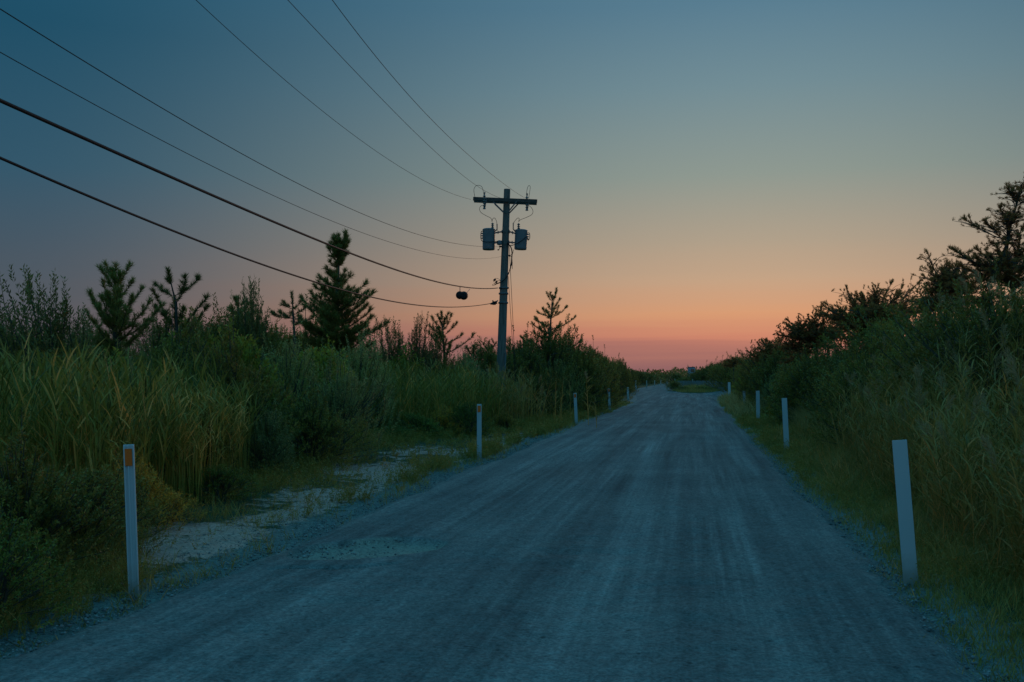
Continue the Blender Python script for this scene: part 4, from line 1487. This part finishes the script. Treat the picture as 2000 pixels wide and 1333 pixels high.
GR = 'wind-bent pines on the right'
kwr = dict(extra=1, flat=0.75, rise=0.2, cover=0.68, needle=0.06, per_m=300, side_gap=0.12, pads=15)
px_tree('wind_bent_pine', 17.0, 1990, [(1988, 660), (1984, 600), (1975, 545), (1965, 490), (1972, 445), (1984, 405), (1996, 360)],
        [(470, 1908, 428), (466, 1936, 438), (440, 1955, 412), (430, 1992, 402), (410, 1984, 372), (405, 2012, 380), (396, 2008, 352), (545, 1870, 480), (540, 1895, 492), (560, 1900, 505), (530, 1938, 482), (525, 1952, 492),
         (560, 1915, 545), (570, 1940, 540), (575, 2020, 520), (560, 2010, 470), (500, 2030, 440), (590, 1900, 585), (600, 1930, 575), (530, 1990, 488), (555, 1965, 520), (480, 1968, 424)],
        31, 'tallest wind-bent pine, at the right edge, with a long bare arm to the left', GR, MAT['tuft'], side_len=0.18, pad_r=0.17, r0=0.06, fill=14, drop=20, **{**kwr, 'extra': 1})
px_tree('wind_bent_pine', 21.0, 1852, [(1850, 660), (1850, 610), (1848, 570), (1862, 545)],
        [(575, 1803, 507), (570, 1816, 528), (565, 1835, 530), (560, 1850, 515), (560, 1868, 520), (556, 1885, 535), (560, 1905, 540), (570, 1825, 550), (590, 1815, 580), (585, 1960, 595), (580, 1890, 560), (575, 1840, 560),
         (598, 1880, 590), (600, 1790, 585)],
        32, 'wind-bent pine with a raised hooked arm, next in from the right edge', GR, MAT['tuft'], side_len=0.22, pad_r=0.22, r0=0.06, fill=26, drop=28, **kwr)
px_tree('wind_bent_pine', 27.0, 1722, [(1720, 690), (1708, 640), (1700, 605)],
        [(640, 1652, 572), (630, 1668, 570), (620, 1690, 577), (625, 1715, 567), (640, 1740, 558), (645, 1776, 554), (640, 1790, 547), (650, 1800, 576), (650, 1640, 602), (645, 1622, 592), (650, 1607, 602), (640, 1662, 592),
         (630, 1702, 592), (640, 1752, 582), (655, 1782, 602), (660, 1650, 625), (660, 1760, 618)],
        33, 'umbrella-topped wind-bent pine midway along the right', GR, MAT['tuft'], side_len=0.26, pad_r=0.28, nw=0.013, r0=0.06, fill=36, drop=45, **kwr)
px_tree('wind_bent_pine', 34.0, 1596, [(1596, 700), (1594, 660), (1590, 640)],
        [(670, 1530, 656), (665, 1546, 641), (660, 1562, 633), (655, 1580, 623), (655, 1600, 607), (660, 1626, 611), (660, 1606, 640), (668, 1570, 652), (665, 1641, 626), (670, 1660, 632), (675, 1540, 668), (672, 1625, 648)],
        34, 'broad wind-bent pine left of the umbrella-topped one', GR, MAT['tuft'], side_len=0.30, pad_r=0.34, nw=0.016, r0=0.065, fill=36, drop=40, **kwr)
px_tree('wind_bent_pine', 48.0, 1508, [(1508, 715), (1506, 690)],
        [(705, 1466, 692), (700, 1482, 681), (695, 1500, 670), (695, 1524, 662), (700, 1540, 664), (705, 1490, 696), (705, 1516, 688), (705, 1550, 676)],
        35, 'lowest wind-bent pine, at the road end of the right-hand row', GR, MAT['tuft'], side_len=0.36, pad_r=0.45, nw=0.02, r0=0.07, fill=18, drop=25, **kwr)
px_tree('wind_bent_pine', 88.0, 1433, [(1433, 722), (1433, 703)],
        [(712, 1422, 706), (712, 1444, 706), (708, 1433, 700), (716, 1416, 714), (716, 1450, 713), (714, 1428, 709)],
        36, 'small distant pine peak over the slatted fence', GR, MAT['tuft'], side_len=0.5, nw=0.03, needle=0.16, r0=0.09, extra=2, flat=0.3, rise=0.3, cover=0.3, per_m=150, side_gap=0.3, pads=6, pad_r=0.4)

# far woods along the horizon: one mass
rng = np.random.RandomState(55)
n = 46000
D_ = rng.uniform(230, 420, n)
X_ = rng.uniform(-0.75, 0.75, n) * D_ * 0.9
top = 2.2 + 2.3 * fbm(X_ * 0.11, D_ * 0.02, 3) + 1.2 * (noise2(X_ * 0.5, D_ * 0.2) - 0.4)
Zf = top * rng.rand(n) ** 0.6
P = np.stack([X_, D_, Zf], 1)
V, F = leaves(P, rng.normal(size=(n, 3)) + np.array([0, 0, 0.6]), 0.9 * rng.uniform(0.6, 1.2, n), 0.5 * rng.uniform(0.6, 1.2, n), rng)
o = obj('far_woods', np_mesh('far_woods', V, F, MAT['far'], np.repeat(rng.rand(n), 4)))
tag(o, kind='stuff')

# ------------------------------------------------------------------ marker posts


def post_parts(name, loc, h, w, lean_x, rz, reflector, ribs, mat, th=0.022):
    e = empty(name, loc)
    e.rotation_euler = (0, R(lean_x), rz)
    b = MB()
    # front skin with raised edges and a middle rib: a channel section
    b.box((0, 0, h / 2 - 0.15), (w, th * 0.45, h + 0.30))
    if ribs:
        for x_ in (-w / 2 + 0.006, -w * 0.06, w / 2 - 0.006):
            b.box((x_, -th * 0.45, h / 2 - 0.153), (0.011, th * 0.5, h + 0.294))
    else:
        for x_ in (-w / 2 + 0.004, w / 2 - 0.004):
            b.box((x_, th * 0.55, h / 2 - 0.153), (0.007, th * 0.7, h + 0.294))
    st = b.build('stake', mat, e, bevel=0.0015)
    if reflector:
        c = MB()
        zc = h - 0.03 - 0.062
        c.box((-0.002, -th * 0.78, zc), (w * 0.66, 0.006, 0.124))
        c.build('reflector', MAT['orange'], e, bevel=0.001)
    return e


GPOST = 'white road marker posts'
POSTS = [
    # base px, base py, top py, width px, lean (top px - base px), reflector, label
    (262, 1175, 870, 20, -10, True, 'nearest left marker post, white and ribbed with an orange reflector'),
    (936, 905, 795, 9, 0, True, 'second white post with an orange reflector, by the rounded dark bushes'),
    (1126, 832, 768, 6.0, -3, True, 'third white orange-tipped post, right of the utility pole'),
    (1191, 806, 760, 4.5, -2, True, 'fourth white post along the left verge, before the bend'),
    (1227, 783, 757, 4.0, -1, False, 'fifth white post on the left, at the corner of the fork'),
    (1780, 1148, 860, 27, -22, False, 'nearest right marker post, plain white and leaning left'),
    (1537, 883, 778, 10, -5, False, 'second plain white post on the right, where the grass verge narrows'),
    (1481, 825, 763, 7, -1, False, 'third plain white post on the right'),
    (1455, 800, 764, 5, -2, False, 'fourth white post on the right, slightly tilted'),
    (1425, 782, 747, 5, -1, False, 'fifth white post on the right, in front of the slatted fence'),
]
for (bx, by, ty, wp, ln, refl, lab) in POSTS:
    p = at(bx, by)
    d = p.y
    g = gz(p.x, p.y)
    # shift along the sight line so that the foot on the real ground height still shows there
    d = F_PX * (EYE - g) / (by - CY)
    x = (bx - CX) / F_PX * d
    h = (by - ty) / F_PX * d
    w = wp / F_PX * d
    rz = math.atan2(-x, d) * 0.6
    post_parts('marker_post', (x, d, gz(x, d)), h, w, math.degrees(math.atan2(ln / F_PX * d, h)), rz, refl, refl, MAT['post'])
    o = [q for q in bpy.data.objects if q.name.startswith('marker_post')]
    e = max(o, key=lambda q: (len(q.name), q.name))
    tag(e, lab, 'marker post', GPOST)
for i, (px, d, h, dark) in enumerate(((1242, 124, 1.25, False), (1263, 160, 1.15, True), (1278.5, 190, 1.1, True), (1290.5, 212, 1.15, True), (1302.5, 236, 1.15, True))):
    x = (px - CX) / F_PX * d
    e = empty('roadside_post', (x, d, gz(x, d)))
    b = MB()
    b.box((0, 0, h / 2 - 0.1), (0.16 if i else 0.15, 0.12, h + 0.2))
    b.lathe((0, 0, h), [(0.075, 0.0), (0.05, 0.03)], 8)
    b.build('stake', MAT['post'] if not dark else MAT['oldpost'], e, bevel=0.004)
    tag(e, ['white post at the left of the far road past the fork', 'first of the pale wooden posts past the fork, counted from the white one', 'second pale wooden post past the fork',
            'third pale wooden post past the fork', 'last pale wooden post before the far road vanishes'][i], 'post', 'far posts past the fork')

# ------------------------------------------------------------------ utility pole
DP = 35.0
base = Vector(((975 - CX) / F_PX * DP, DP, 0.0))
base.z = gz(base.x, base.y) - 0.05
topp = pz(990.5, 370, DP)
pole = empty('utility_pole', tuple(base))
tag(pole, 'weathered wooden utility pole with crossarm and two grey transformers', 'utility pole')


def L3(px, py, dd=0.0):
    """point near the pole's plane from its place in the photo, dd metres further from the camera, in the pole's frame"""
    return np.array(pz(px, py, DP + dd) - base)


T0, T1 = np.zeros(3), np.array(topp - base)


def pole_axis(py):
    z = EYE + (CY - py) / F_PX * DP - base.z
    return T0 + (T1 - T0) * (z / T1[2])


b = MB()
pts = [T0 + (T1 - T0) * t for t in np.linspace(0, 1, 14)]
b.tube(pts, np.linspace(0.175, 0.112, 14), 16)
sh = b.build('shaft', MAT['pole'], pole, smooth=True)
# crossarms: one on each face of the pole
adir = unit(np.array([1.0, -0.12, 0.0]))
fdir = np.array([0.12, 1.0, 0.0])
fdir = unit(fdir)
aL, aR = L3(926, 390.5, 0.15), L3(1050, 395.5, -0.15)
for k, sg in enumerate((-1, 1)):
    b = MB()
    off = fdir * sg * 0.185
    b.bar(aL + off + (adir * 0.0 if sg < 0 else adir * -0.03), aR + off + (adir * -0.05 if sg > 0 else 0 * adir), 0.095, 0.125)
    b.build('crossarm', MAT['arm'], pole, bevel=0.006)
c0 = pole_axis(416)
for sx_ in (-1, 1):
    for sg in (-1, 1):
        b = MB()
        ax_ = (aL + aR) / 2 + adir * sx_ * 0.42 + fdir * sg * 0.24 + np.array([0, 0, -0.06])
        b.bar(ax_, c0 + adir * sx_ * 0.08 + fdir * sg * 0.14, 0.012, 0.045)
        b.build('brace', MAT['metal'], pole)
# pole-top bolts
for py in (394, 418, 455, 478):
    c = pole_axis(py)
    MB().tube([c - fdir * 0.24, c + fdir * 0.24], 0.012, 6).build('through_bolt', MAT['metal'], pole)


def insulator(c, n, r, h):
    prof = []
    for i in range(n):
        z_ = -h / 2 + h * i / n
        prof += [(r * 0.45, z_), (r, z_ + h / n * 0.35), (r * 0.9, z_ + h / n * 0.55), (r * 0.45, z_ + h / n * 0.75)]
    prof.append((r * 0.35, h / 2))
    return MB().lathe(c, prof, 12)


# fused cutouts on the crossarm
for i, (px, lab) in enumerate(((946, 'left'), (1029, 'right'))):
    yb = 392 if i == 0 else 395
    c = L3(px, yb, -0.28)
    fc = insulator(c + np.array([0, 0, -0.01]), 5, 0.055, 0.42).build('fuse_cutout', MAT['porcelain'], pole, smooth=True)
    b = MB()
    b.bar(c + np.array([0, 0, 0.02]), c + fdir * 0.12 + np.array([0, 0, 0.02]), 0.03, 0.03)
    b.tube([c + np.array([0.0, 0, 0.20]), c + np.array([0.02, 0, 0.30])], 0.022, 8)
    b.tube([c + np.array([0.0, 0, -0.22]), c + np.array([0.0, 0, -0.30])], [0.03, 0.055], 8)
    b.tube([c + np.array([0.09, -0.04, 0.10]), c + np.array([0.03, -0.05, -0.24])], 0.014, 6)
    b.build('bracket', MAT['metal'], fc)


def spline(pts, n=24):
    P = np.array(pts, float)
    out = []
    for i in range(len(P) - 1):
        p0 = P[max(i - 1, 0)]; p1 = P[i]; p2 = P[i + 1]; p3 = P[min(i + 2, len(P) - 1)]
        for t in np.linspace(0, 1, max(3, n // (len(P) - 1)), endpoint=False):
            out.append(0.5 * ((2 * p1) + (-p0 + p2) * t + (2 * p0 - 5 * p1 + 4 * p2 - p3) * t * t + (-p0 + 3 * p1 - 3 * p2 + p3) * t ** 3))
    out.append(P[-1])
    return np.array(out)


def jumper(pts, r=0.008):
    MB().tube(spline([L3(*p) for p in pts]), r, 6).build('jumper_wire', MAT['wire'], pole, smooth=True)


jumper([(928, 388, -0.1), (925.5, 372, -0.1), (929, 364, -0.15), (936, 362.5, -0.2), (942, 367, -0.25), (945, 381, -0.28)])
jumper([(1032.5, 388, -0.1), (1035, 372, -0.1), (1035.5, 365, -0.15), (1033, 363, -0.2), (1030, 368, -0.25), (1028, 381, -0.28)])
jumper([(946, 401, -0.28), (939, 403, -0.3), (936.5, 409, -0.3), (940, 416, -0.25), (950, 422, -0.2), (959, 427, -0.1), (961, 434, -0.05)])
jumper([(1030, 401, -0.28), (1037, 405, -0.3), (1041, 413, -0.3), (1038, 420, -0.25), (1026, 426, -0.2), (1016, 430, -0.1), (1013, 434, -0.05)])
jumper([(961, 433, -0.05), (963, 427, -0.05), (967, 427, -0.05), (970, 434, -0.05), (970.5, 440, -0.05)])
jumper([(1013, 433, -0.05), (1014, 427, -0.05), (1010, 427, -0.05), (1004.5, 434, -0.05), (1003, 436, -0.05)])


def transformer(cx0, top, bot, tilt, side):
    tp, bt = L3(cx0 + tilt, top, 0.0), L3(cx0, bot, 0.0)
    ax_ = unit(tp - bt)
    hh = np.linalg.norm(tp - bt)
    x_ = unit(np.cross(np.array([0, 1.0, 0]), ax_))
    y_ = np.cross(ax_, x_)
    rot = np.stack([x_, y_, ax_], 1)
    r = 0.218
    tank = MB().lathe(bt, [(r * 0.93, 0.0), (r * 0.97, 0.012), (r * 0.97, 0.03), (r, 0.035), (r, hh * 0.935)], 28, rot).build('transformer', MAT['tank'], pole, smooth=True)
    MB().lathe(bt, [(r * 1.03, hh * 0.935), (r * 1.03, hh * 0.96), (r * 0.99, hh * 0.975), (r * 0.80, hh), (r * 0.2, hh * 1.008)], 28, rot).build('lid', MAT['tank'], tank, smooth=True)
    # bushing on the lid and lightning arrester beside it
    bc = L3(962 if side < 0 else 1013, 443 if side < 0 else 444, -0.03)
    insulator(bc + np.array([0, 0, 0.0]), 4, 0.055, 0.27).build('bushing', MAT['porcelain'], tank, smooth=True)
    ac = L3(970.8 if side < 0 else 1002.5, 444 if side < 0 else 442, -0.04)
    insulator(ac, 6, 0.026, 0.24).build('arrester', MAT['porcelain'], tank, smooth=True)
    pc_top, pc_bot = pole_axis(453), pole_axis(473.5)
    for pc, pyt in ((pc_top, 455), (pc_bot, 475)):
        b = MB()
        t_ = (bt + ax_ * (hh * (0.80 if pyt == 455 else 0.33)))
        e0 = t_ - x_ * side * r * 0.98
        e1 = pc + np.array([side * 0.13, 0, 0.0])
        b.bar(e0, e1, 0.05, 0.045)
        b.bar(e1 + np.array([0, -0.16, 0]), e1 + np.array([0, 0.16, 0]), 0.03, 0.075)
        b.box(e0 * 0.55 + e1 * 0.45, (0.03, 0.10, 0.10))
        b.build('mounting_bracket', MAT['metal'], tank)
    MB().bar(L3(970.5, 449, -0.03) if side < 0 else L3(1002.8, 448, -0.03), bt - x_ * side * r * 0.9 + ax_ * hh * 0.86, 0.03, 0.03).build('arrester_bracket', MAT['metal'], tank)
    b = MB()
    lp = [(944, 452, -0.1), (940, 453, -0.15), (939, 463, -0.18), (940.5, 470, -0.2), (945, 472.5, -0.24), (955, 473, -0.27), (966, 472.5, -0.2), (980, 471.5, -0.17)] if side < 0 else \
         [(1029, 456, -0.1), (1034, 456, -0.12), (1034.5, 466, -0.12), (1031, 469.5, -0.15), (1029, 463, -0.18), (1022, 468, -0.24), (1010, 476, -0.26), (998, 480, -0.22), (990, 478, -0.17)]
    b.tube(spline([L3(*p) for p in lp], 36), 0.013, 6)
    b.build('secondary_lead', MAT['cable'], tank, smooth=True)
    # lugs and a lifting eye on the tank side
    for f_ in (0.55, 0.66, 0.77):
        cc = bt + ax_ * hh * f_ + x_ * side * r * 0.96
        MB().tube([cc, cc + x_ * side * 0.07], [0.028, 0.018], 8).build('terminal', MAT['metal'], tank)
    return tank


transformer(954.5, 447, 488.5, 0.3, -1)
transformer(1016.5, 449, 488, 1.8, 1)
# small box and neutral gear on the pole
b = MB()
b.lathe(L3(975.5, 474.5, -0.12), [(0.02, -0.09), (0.085, -0.07), (0.095, 0.0), (0.085, 0.06), (0.03, 0.085)], 14)
b.build('meter_box', MAT['tank'], pole, smooth=True)
# riser cable that loops from the transformer down the pole
MB().tube(spline([L3(*p) for p in ((990, 475, -0.19), (997, 482, -0.15), (1000, 492, -0.12), (999.5, 505, -0.12), (998.5, 516, -0.12), (995, 530, -0.14), (989, 542, -0.19), (981, 550, -0.22), (972, 554, -0.22), (966, 556, -0.2))], 60), 0.02, 8).build('riser_cable', MAT['cable'], pole, smooth=True)
MB().tube(spline([L3(*p) for p in ((1003, 488, -0.1), (1001, 496, -0.1), (996.5, 500, -0.12), (1000, 505, -0.12), (1000.5, 526, -0.1))], 30), 0.009, 6).build('service_lead', MAT['cable'], pole, smooth=True)
for a_, b_, r_ in (((999.6, 513, -0.12), (998.6, 519, -0.12), 0.032), ((994, 498.5, -0.16), (996, 501, -0.16), 0.033), ((975, 482, -0.13), (980, 482, -0.11), 0.03), ((972, 489, -0.13), (974, 488, -0.13), 0.025),
                   ((965, 549, -0.2), (968, 545.5, -0.2), 0.035), ((968, 553, -0.2), (971, 549.5, -0.2), 0.035)):
    MB().tube([L3(*a_), L3(*b_)], r_, 8).build('splice', MAT['cable'], pole, smooth=True)
MB().tube([L3(974, 489, -0.13), L3(977, 483, -0.12)], 0.01, 6).build('clevis', MAT['metal'], pole)
jumper([(965, 552, -0.2), (963.5, 548, -0.2), (966, 545, -0.2), (971, 544, -0.2), (976, 547, -0.2), (977, 549, -0.2)], 0.007)
jumper([(977, 549, -0.19), (971, 549, -0.2), (966, 554, -0.2), (961.5, 557, -0.2), (964, 558, -0.2), (968, 556.5, -0.2)], 0.007)
# lower mounting band and ground rod conduit
for py, rr_ in ((563, 0.165), (592, 0.167), (574, 0.166)):
    c = pole_axis(py)
    MB().lathe(c, [(rr_, -0.03), (rr_ + 0.008, -0.02), (rr_ + 0.008, 0.02), (rr_, 0.03)], 16).build('band', MAT['metal'], pole, smooth=True)
b = MB()
p0 = pole_axis(800) + np.array([0.14, -0.12, 0])
p1 = pole_axis(690) + np.array([0.14, -0.11, 0])
b.tube([p0, p1], 0.035, 8)
b.build('conduit', MAT['tank'], pole, smooth=True)
# guy wires down the far side
for i, (a_, b_) in enumerate((((992.5, 540), (1003, 700)), ((994, 470), (1006, 712)))):
    A, B = pz(*a_, DP + 0.15), pz(*b_, DP + 1.6)
    dirv = (B - A)
    B2 = A + dirv * ((A.z - 0.05) / (A.z - B.z))
    o = MB().tube([tuple(A), tuple(A.lerp(B2, 0.5)), tuple(B2)], 0.009, 6).build('guy_wire', MAT['wire'])
    tag(o, ['guy wire nearer the pole on its right side', 'outer guy wire on the right side of the pole'][i], 'guy wire', 'guy wires of the utility pole')

# ------------------------------------------------------------------ overhead wires
WIRES = [
    ('power_line', 'leftmost thin power wire, tied to the left tip of the crossarm', 0.0048, [(383, 0), (500, 109), (600, 192), (685, 260), (760, 313), (860, 369), (920, 390)]),
    ('power_line', 'thin power wire ending on the crossarm just left of the pole', 0.0048, [(562, 0), (700, 147), (812, 260), (890, 332), (980, 388)]),
    ('power_line', 'rightmost thin power wire, passing over the pole top', 0.0048, [(648, 0), (700, 66), (800, 190), (870, 260), (940, 325), (993, 366), (1025, 387)]),
    ('power_line', 'upper of two thin wires ending below the transformers', 0.0046, [(0, 16), (200, 144), (400, 260), (600, 368), (700, 414), (820, 460), (945, 482), (976, 482.5)]),
    ('power_line', 'lower of two thin wires ending below the transformers', 0.0036, [(0, 102), (160, 192), (300, 266), (500, 366), (720, 460), (870, 500), (940, 506), (985, 500)]),
    ('cable_line', 'thick upper black cable with a coil case hanging near the pole', 0.0155, [(0, 197), (140, 258), (300, 332), (500, 421), (655, 480), (760, 525), (860, 552), (940, 564), (972, 563)]),
    ('cable_line', 'thick lower black cable sagging behind the pine tops', 0.0115, [(0, 308), (300, 437), (410, 480), (600, 545), (700, 575), (800, 595), (870, 600), (968, 591.5)])]
MW = 0.12
for (nm, lab, rad, P) in WIRES:
    P = np.array(P, float)
    x0 = (P[-1, 0] - CX) / F_PX * DP
    r_ = (P[:, 0] - CX) / F_PX
    d_ = (x0 - MW * DP) / (r_ - MW)
    z_ = EYE + (CY - P[:, 1]) / F_PX * d_
    c3 = np.polyfit(d_, z_, 4 if len(P) > 6 else 3)
    dmin = d_.min()
    c2 = np.polyfit(d_, z_, 2)
    dd = np.concatenate([np.linspace(-14, dmin, 30, endpoint=False), np.linspace(dmin, DP - 0.02, 70)])
    slope = np.polyval(np.polyder(c3), dmin)
    zz = np.where(dd >= dmin, np.polyval(c3, dd), np.polyval(c3, dmin) + slope * (dd - dmin) + c2[0] * (dd - dmin) ** 2)
    pts = np.stack([x0 + MW * (dd - DP), dd, zz], 1)
    o = MB().tube(pts, rad, 8).build(nm, MAT['cable'] if nm == 'cable_line' else MAT['wire'], smooth=True)
    tag(o, lab, 'cable' if nm == 'cable_line' else 'power line', 'overhead wires')
    if nm == 'cable_line' and rad > 0.014:
        dk = 27.6
        xc = x0 + MW * (dk - DP)
        k = empty('cable_coil_case', (xc, dk, float(np.polyval(c3, dk)) - 0.235))
        fwd = unit(np.array([0.12, 1, 0]))
        side = np.array([fwd[1], -fwd[0], 0])
        rot = np.stack([fwd, np.array([0, 0, 1.0]), side], 1)
        tag(k, 'dark round coil case hanging under the thick upper cable', 'cable case')
        MB().lathe((-0.055, 0, 0.0), [(0.07, -0.10), (0.10, -0.08), (0.112, 0.0), (0.10, 0.08), (0.07, 0.10)], 20, np.stack([np.array([1.0, 0, 0]), np.array([0, 0, 1.0]), np.array([0, -1.0, 0])], 1)).build('case', MAT['cable'], k, smooth=True)
        MB().lathe((0.055, 0, -0.012), [(0.07, -0.13), (0.105, -0.10), (0.12, 0.0), (0.105, 0.10), (0.07, 0.13)], 20, np.stack([np.array([1.0, 0, 0]), np.array([0, 0, 1.0]), np.array([0, -1.0, 0])], 1)).build('coil', MAT['cable'], k, smooth=True)
        MB().bar((0.13, 0, 0.05), (0.20, 0.6, 0.22), 0.012, 0.02).bar((-0.05, 0, 0.08), (-0.05, 0.0, 0.24), 0.012, 0.02).build('hanger', MAT['metal'], k)
    if nm == 'cable_line' and rad < 0.014:
        k = empty('cable_clamp', tuple(pz(965, 592.5, 34.6)))
        tag(k, 'knobbly dark clamp on the lower cable beside the pole', 'clamp')
        MB().tube([(-0.13, 0, -0.03), (0.10, 0, 0.03)], [0.03, 0.06], 8).box((0.0, 0.0, 0.0), (0.12, 0.10, 0.12)).build('body', MAT['cable'], k)
        MB().tube([(0.06, 0, 0.0), (0.13, 0.05, 0.10)], 0.018, 6).tube([(-0.02, 0, 0.02), (-0.05, 0, 0.10)], 0.02, 6).build('bolt', MAT['metal'], k)

# ------------------------------------------------------------------ slatted fence at the fork
FP = [pz(1319, 746, 143), pz(1352, 747, 146), pz(1386, 749, 140), pz(1412, 750, 124), pz(1436, 752, 116), pz(1452, 750, 113)]
fence = empty('slatted_fence', (FP[0].x, FP[0].y, 0))
tag(fence, 'silver-grey slatted sand fence standing behind the island at the fork', 'fence')
rf = random.Random(9)
sl = MB()
wr = MB()
o0 = np.array(FP[0]) * np.array([1, 1, 0])
for i in range(len(FP) - 1):
    a, b = np.array(FP[i]), np.array(FP[i + 1])
    ln = np.linalg.norm((b - a)[:2])
    nsl = int(ln / 0.11)
    t2 = unit((b - a) * np.array([1, 1, 0]))
    nrm = np.array([-t2[1], t2[0], 0])
    for k in range(nsl):
        p = a + (b - a) * (k + 0.5) / nsl
        p[2] = 0
        h = 1.15 + rf.uniform(-0.06, 0.06)
        q = rf.uniform(-0.05, 0.05)
        rot = np.stack([t2, nrm, np.array([0, 0, 1.0])], 1) @ np.array([[math.cos(q), 0, math.sin(q)], [0, 1, 0], [-math.sin(q), 0, math.cos(q)]])
        sl.box(p - o0 + np.array([0, 0, h / 2]), (0.055, 0.012, h), rot)
    for zz in (0.25, 0.6, 0.95):
        wr.tube([a * np.array([1, 1, 0]) - o0 + np.array([0, 0, zz]) + nrm * 0.02, b * np.array([1, 1, 0]) - o0 + np.array([0, 0, zz]) + nrm * 0.02], 0.008, 5)
    pb = MB()
    pb.tube([a * np.array([1, 1, 0]) - o0 + nrm * 0.06, a * np.array([1, 1, 0]) - o0 + nrm * 0.06 + np.array([0, 0, 1.4])], 0.06, 8)
    pb.build('fence_post', MAT['oldpost'], fence)
sl.build('slat_panel', MAT['fence'], fence)
wr.build('binding_wire', MAT['wire'], fence)

# ------------------------------------------------------------------ hut above the far bushes
d = 205.0
x = (1350.5 - CX) / F_PX * d
hut = empty('lookout_hut', (x, d, 0))
tag(hut, 'small blue-grey lookout hut rising above the far bushes', 'hut')
zt = EYE + (CY - 717) / F_PX * d
w = 1.30
b = MB()
for sx_ in (-1, 1):
    for sy_ in (-1, 1):
        q = MB()
        q.bar((sx_ * 0.55, sy_ * 0.55, 0), (sx_ * 0.55, sy_ * 0.55, zt - 2.2), 0.12, 0.12)
        q.build('leg', MAT['hut'], hut)
b.box((0, 0, zt - 1.15), (w, w, 2.1))
b.build('cabin', MAT['hut'], hut, bevel=0.01)
b = MB()
b.box((0, 0, zt - 0.05), (w + 0.16, w + 0.16, 0.10))
b.build('roof', MAT['hutroof'], hut)
b = MB()
b.box((0.1, -w / 2 - 0.012, zt - 0.75), (0.7, 0.03, 0.55))
b.build('window', MAT['glass'], hut)

# unused prototypes must not stay in the scene
for k, ps in PROTO.items():
    for p in ps:
        if p.name not in used:
            for ch in list(p.children):
                bpy.data.objects.remove(ch)
            bpy.data.objects.remove(p)
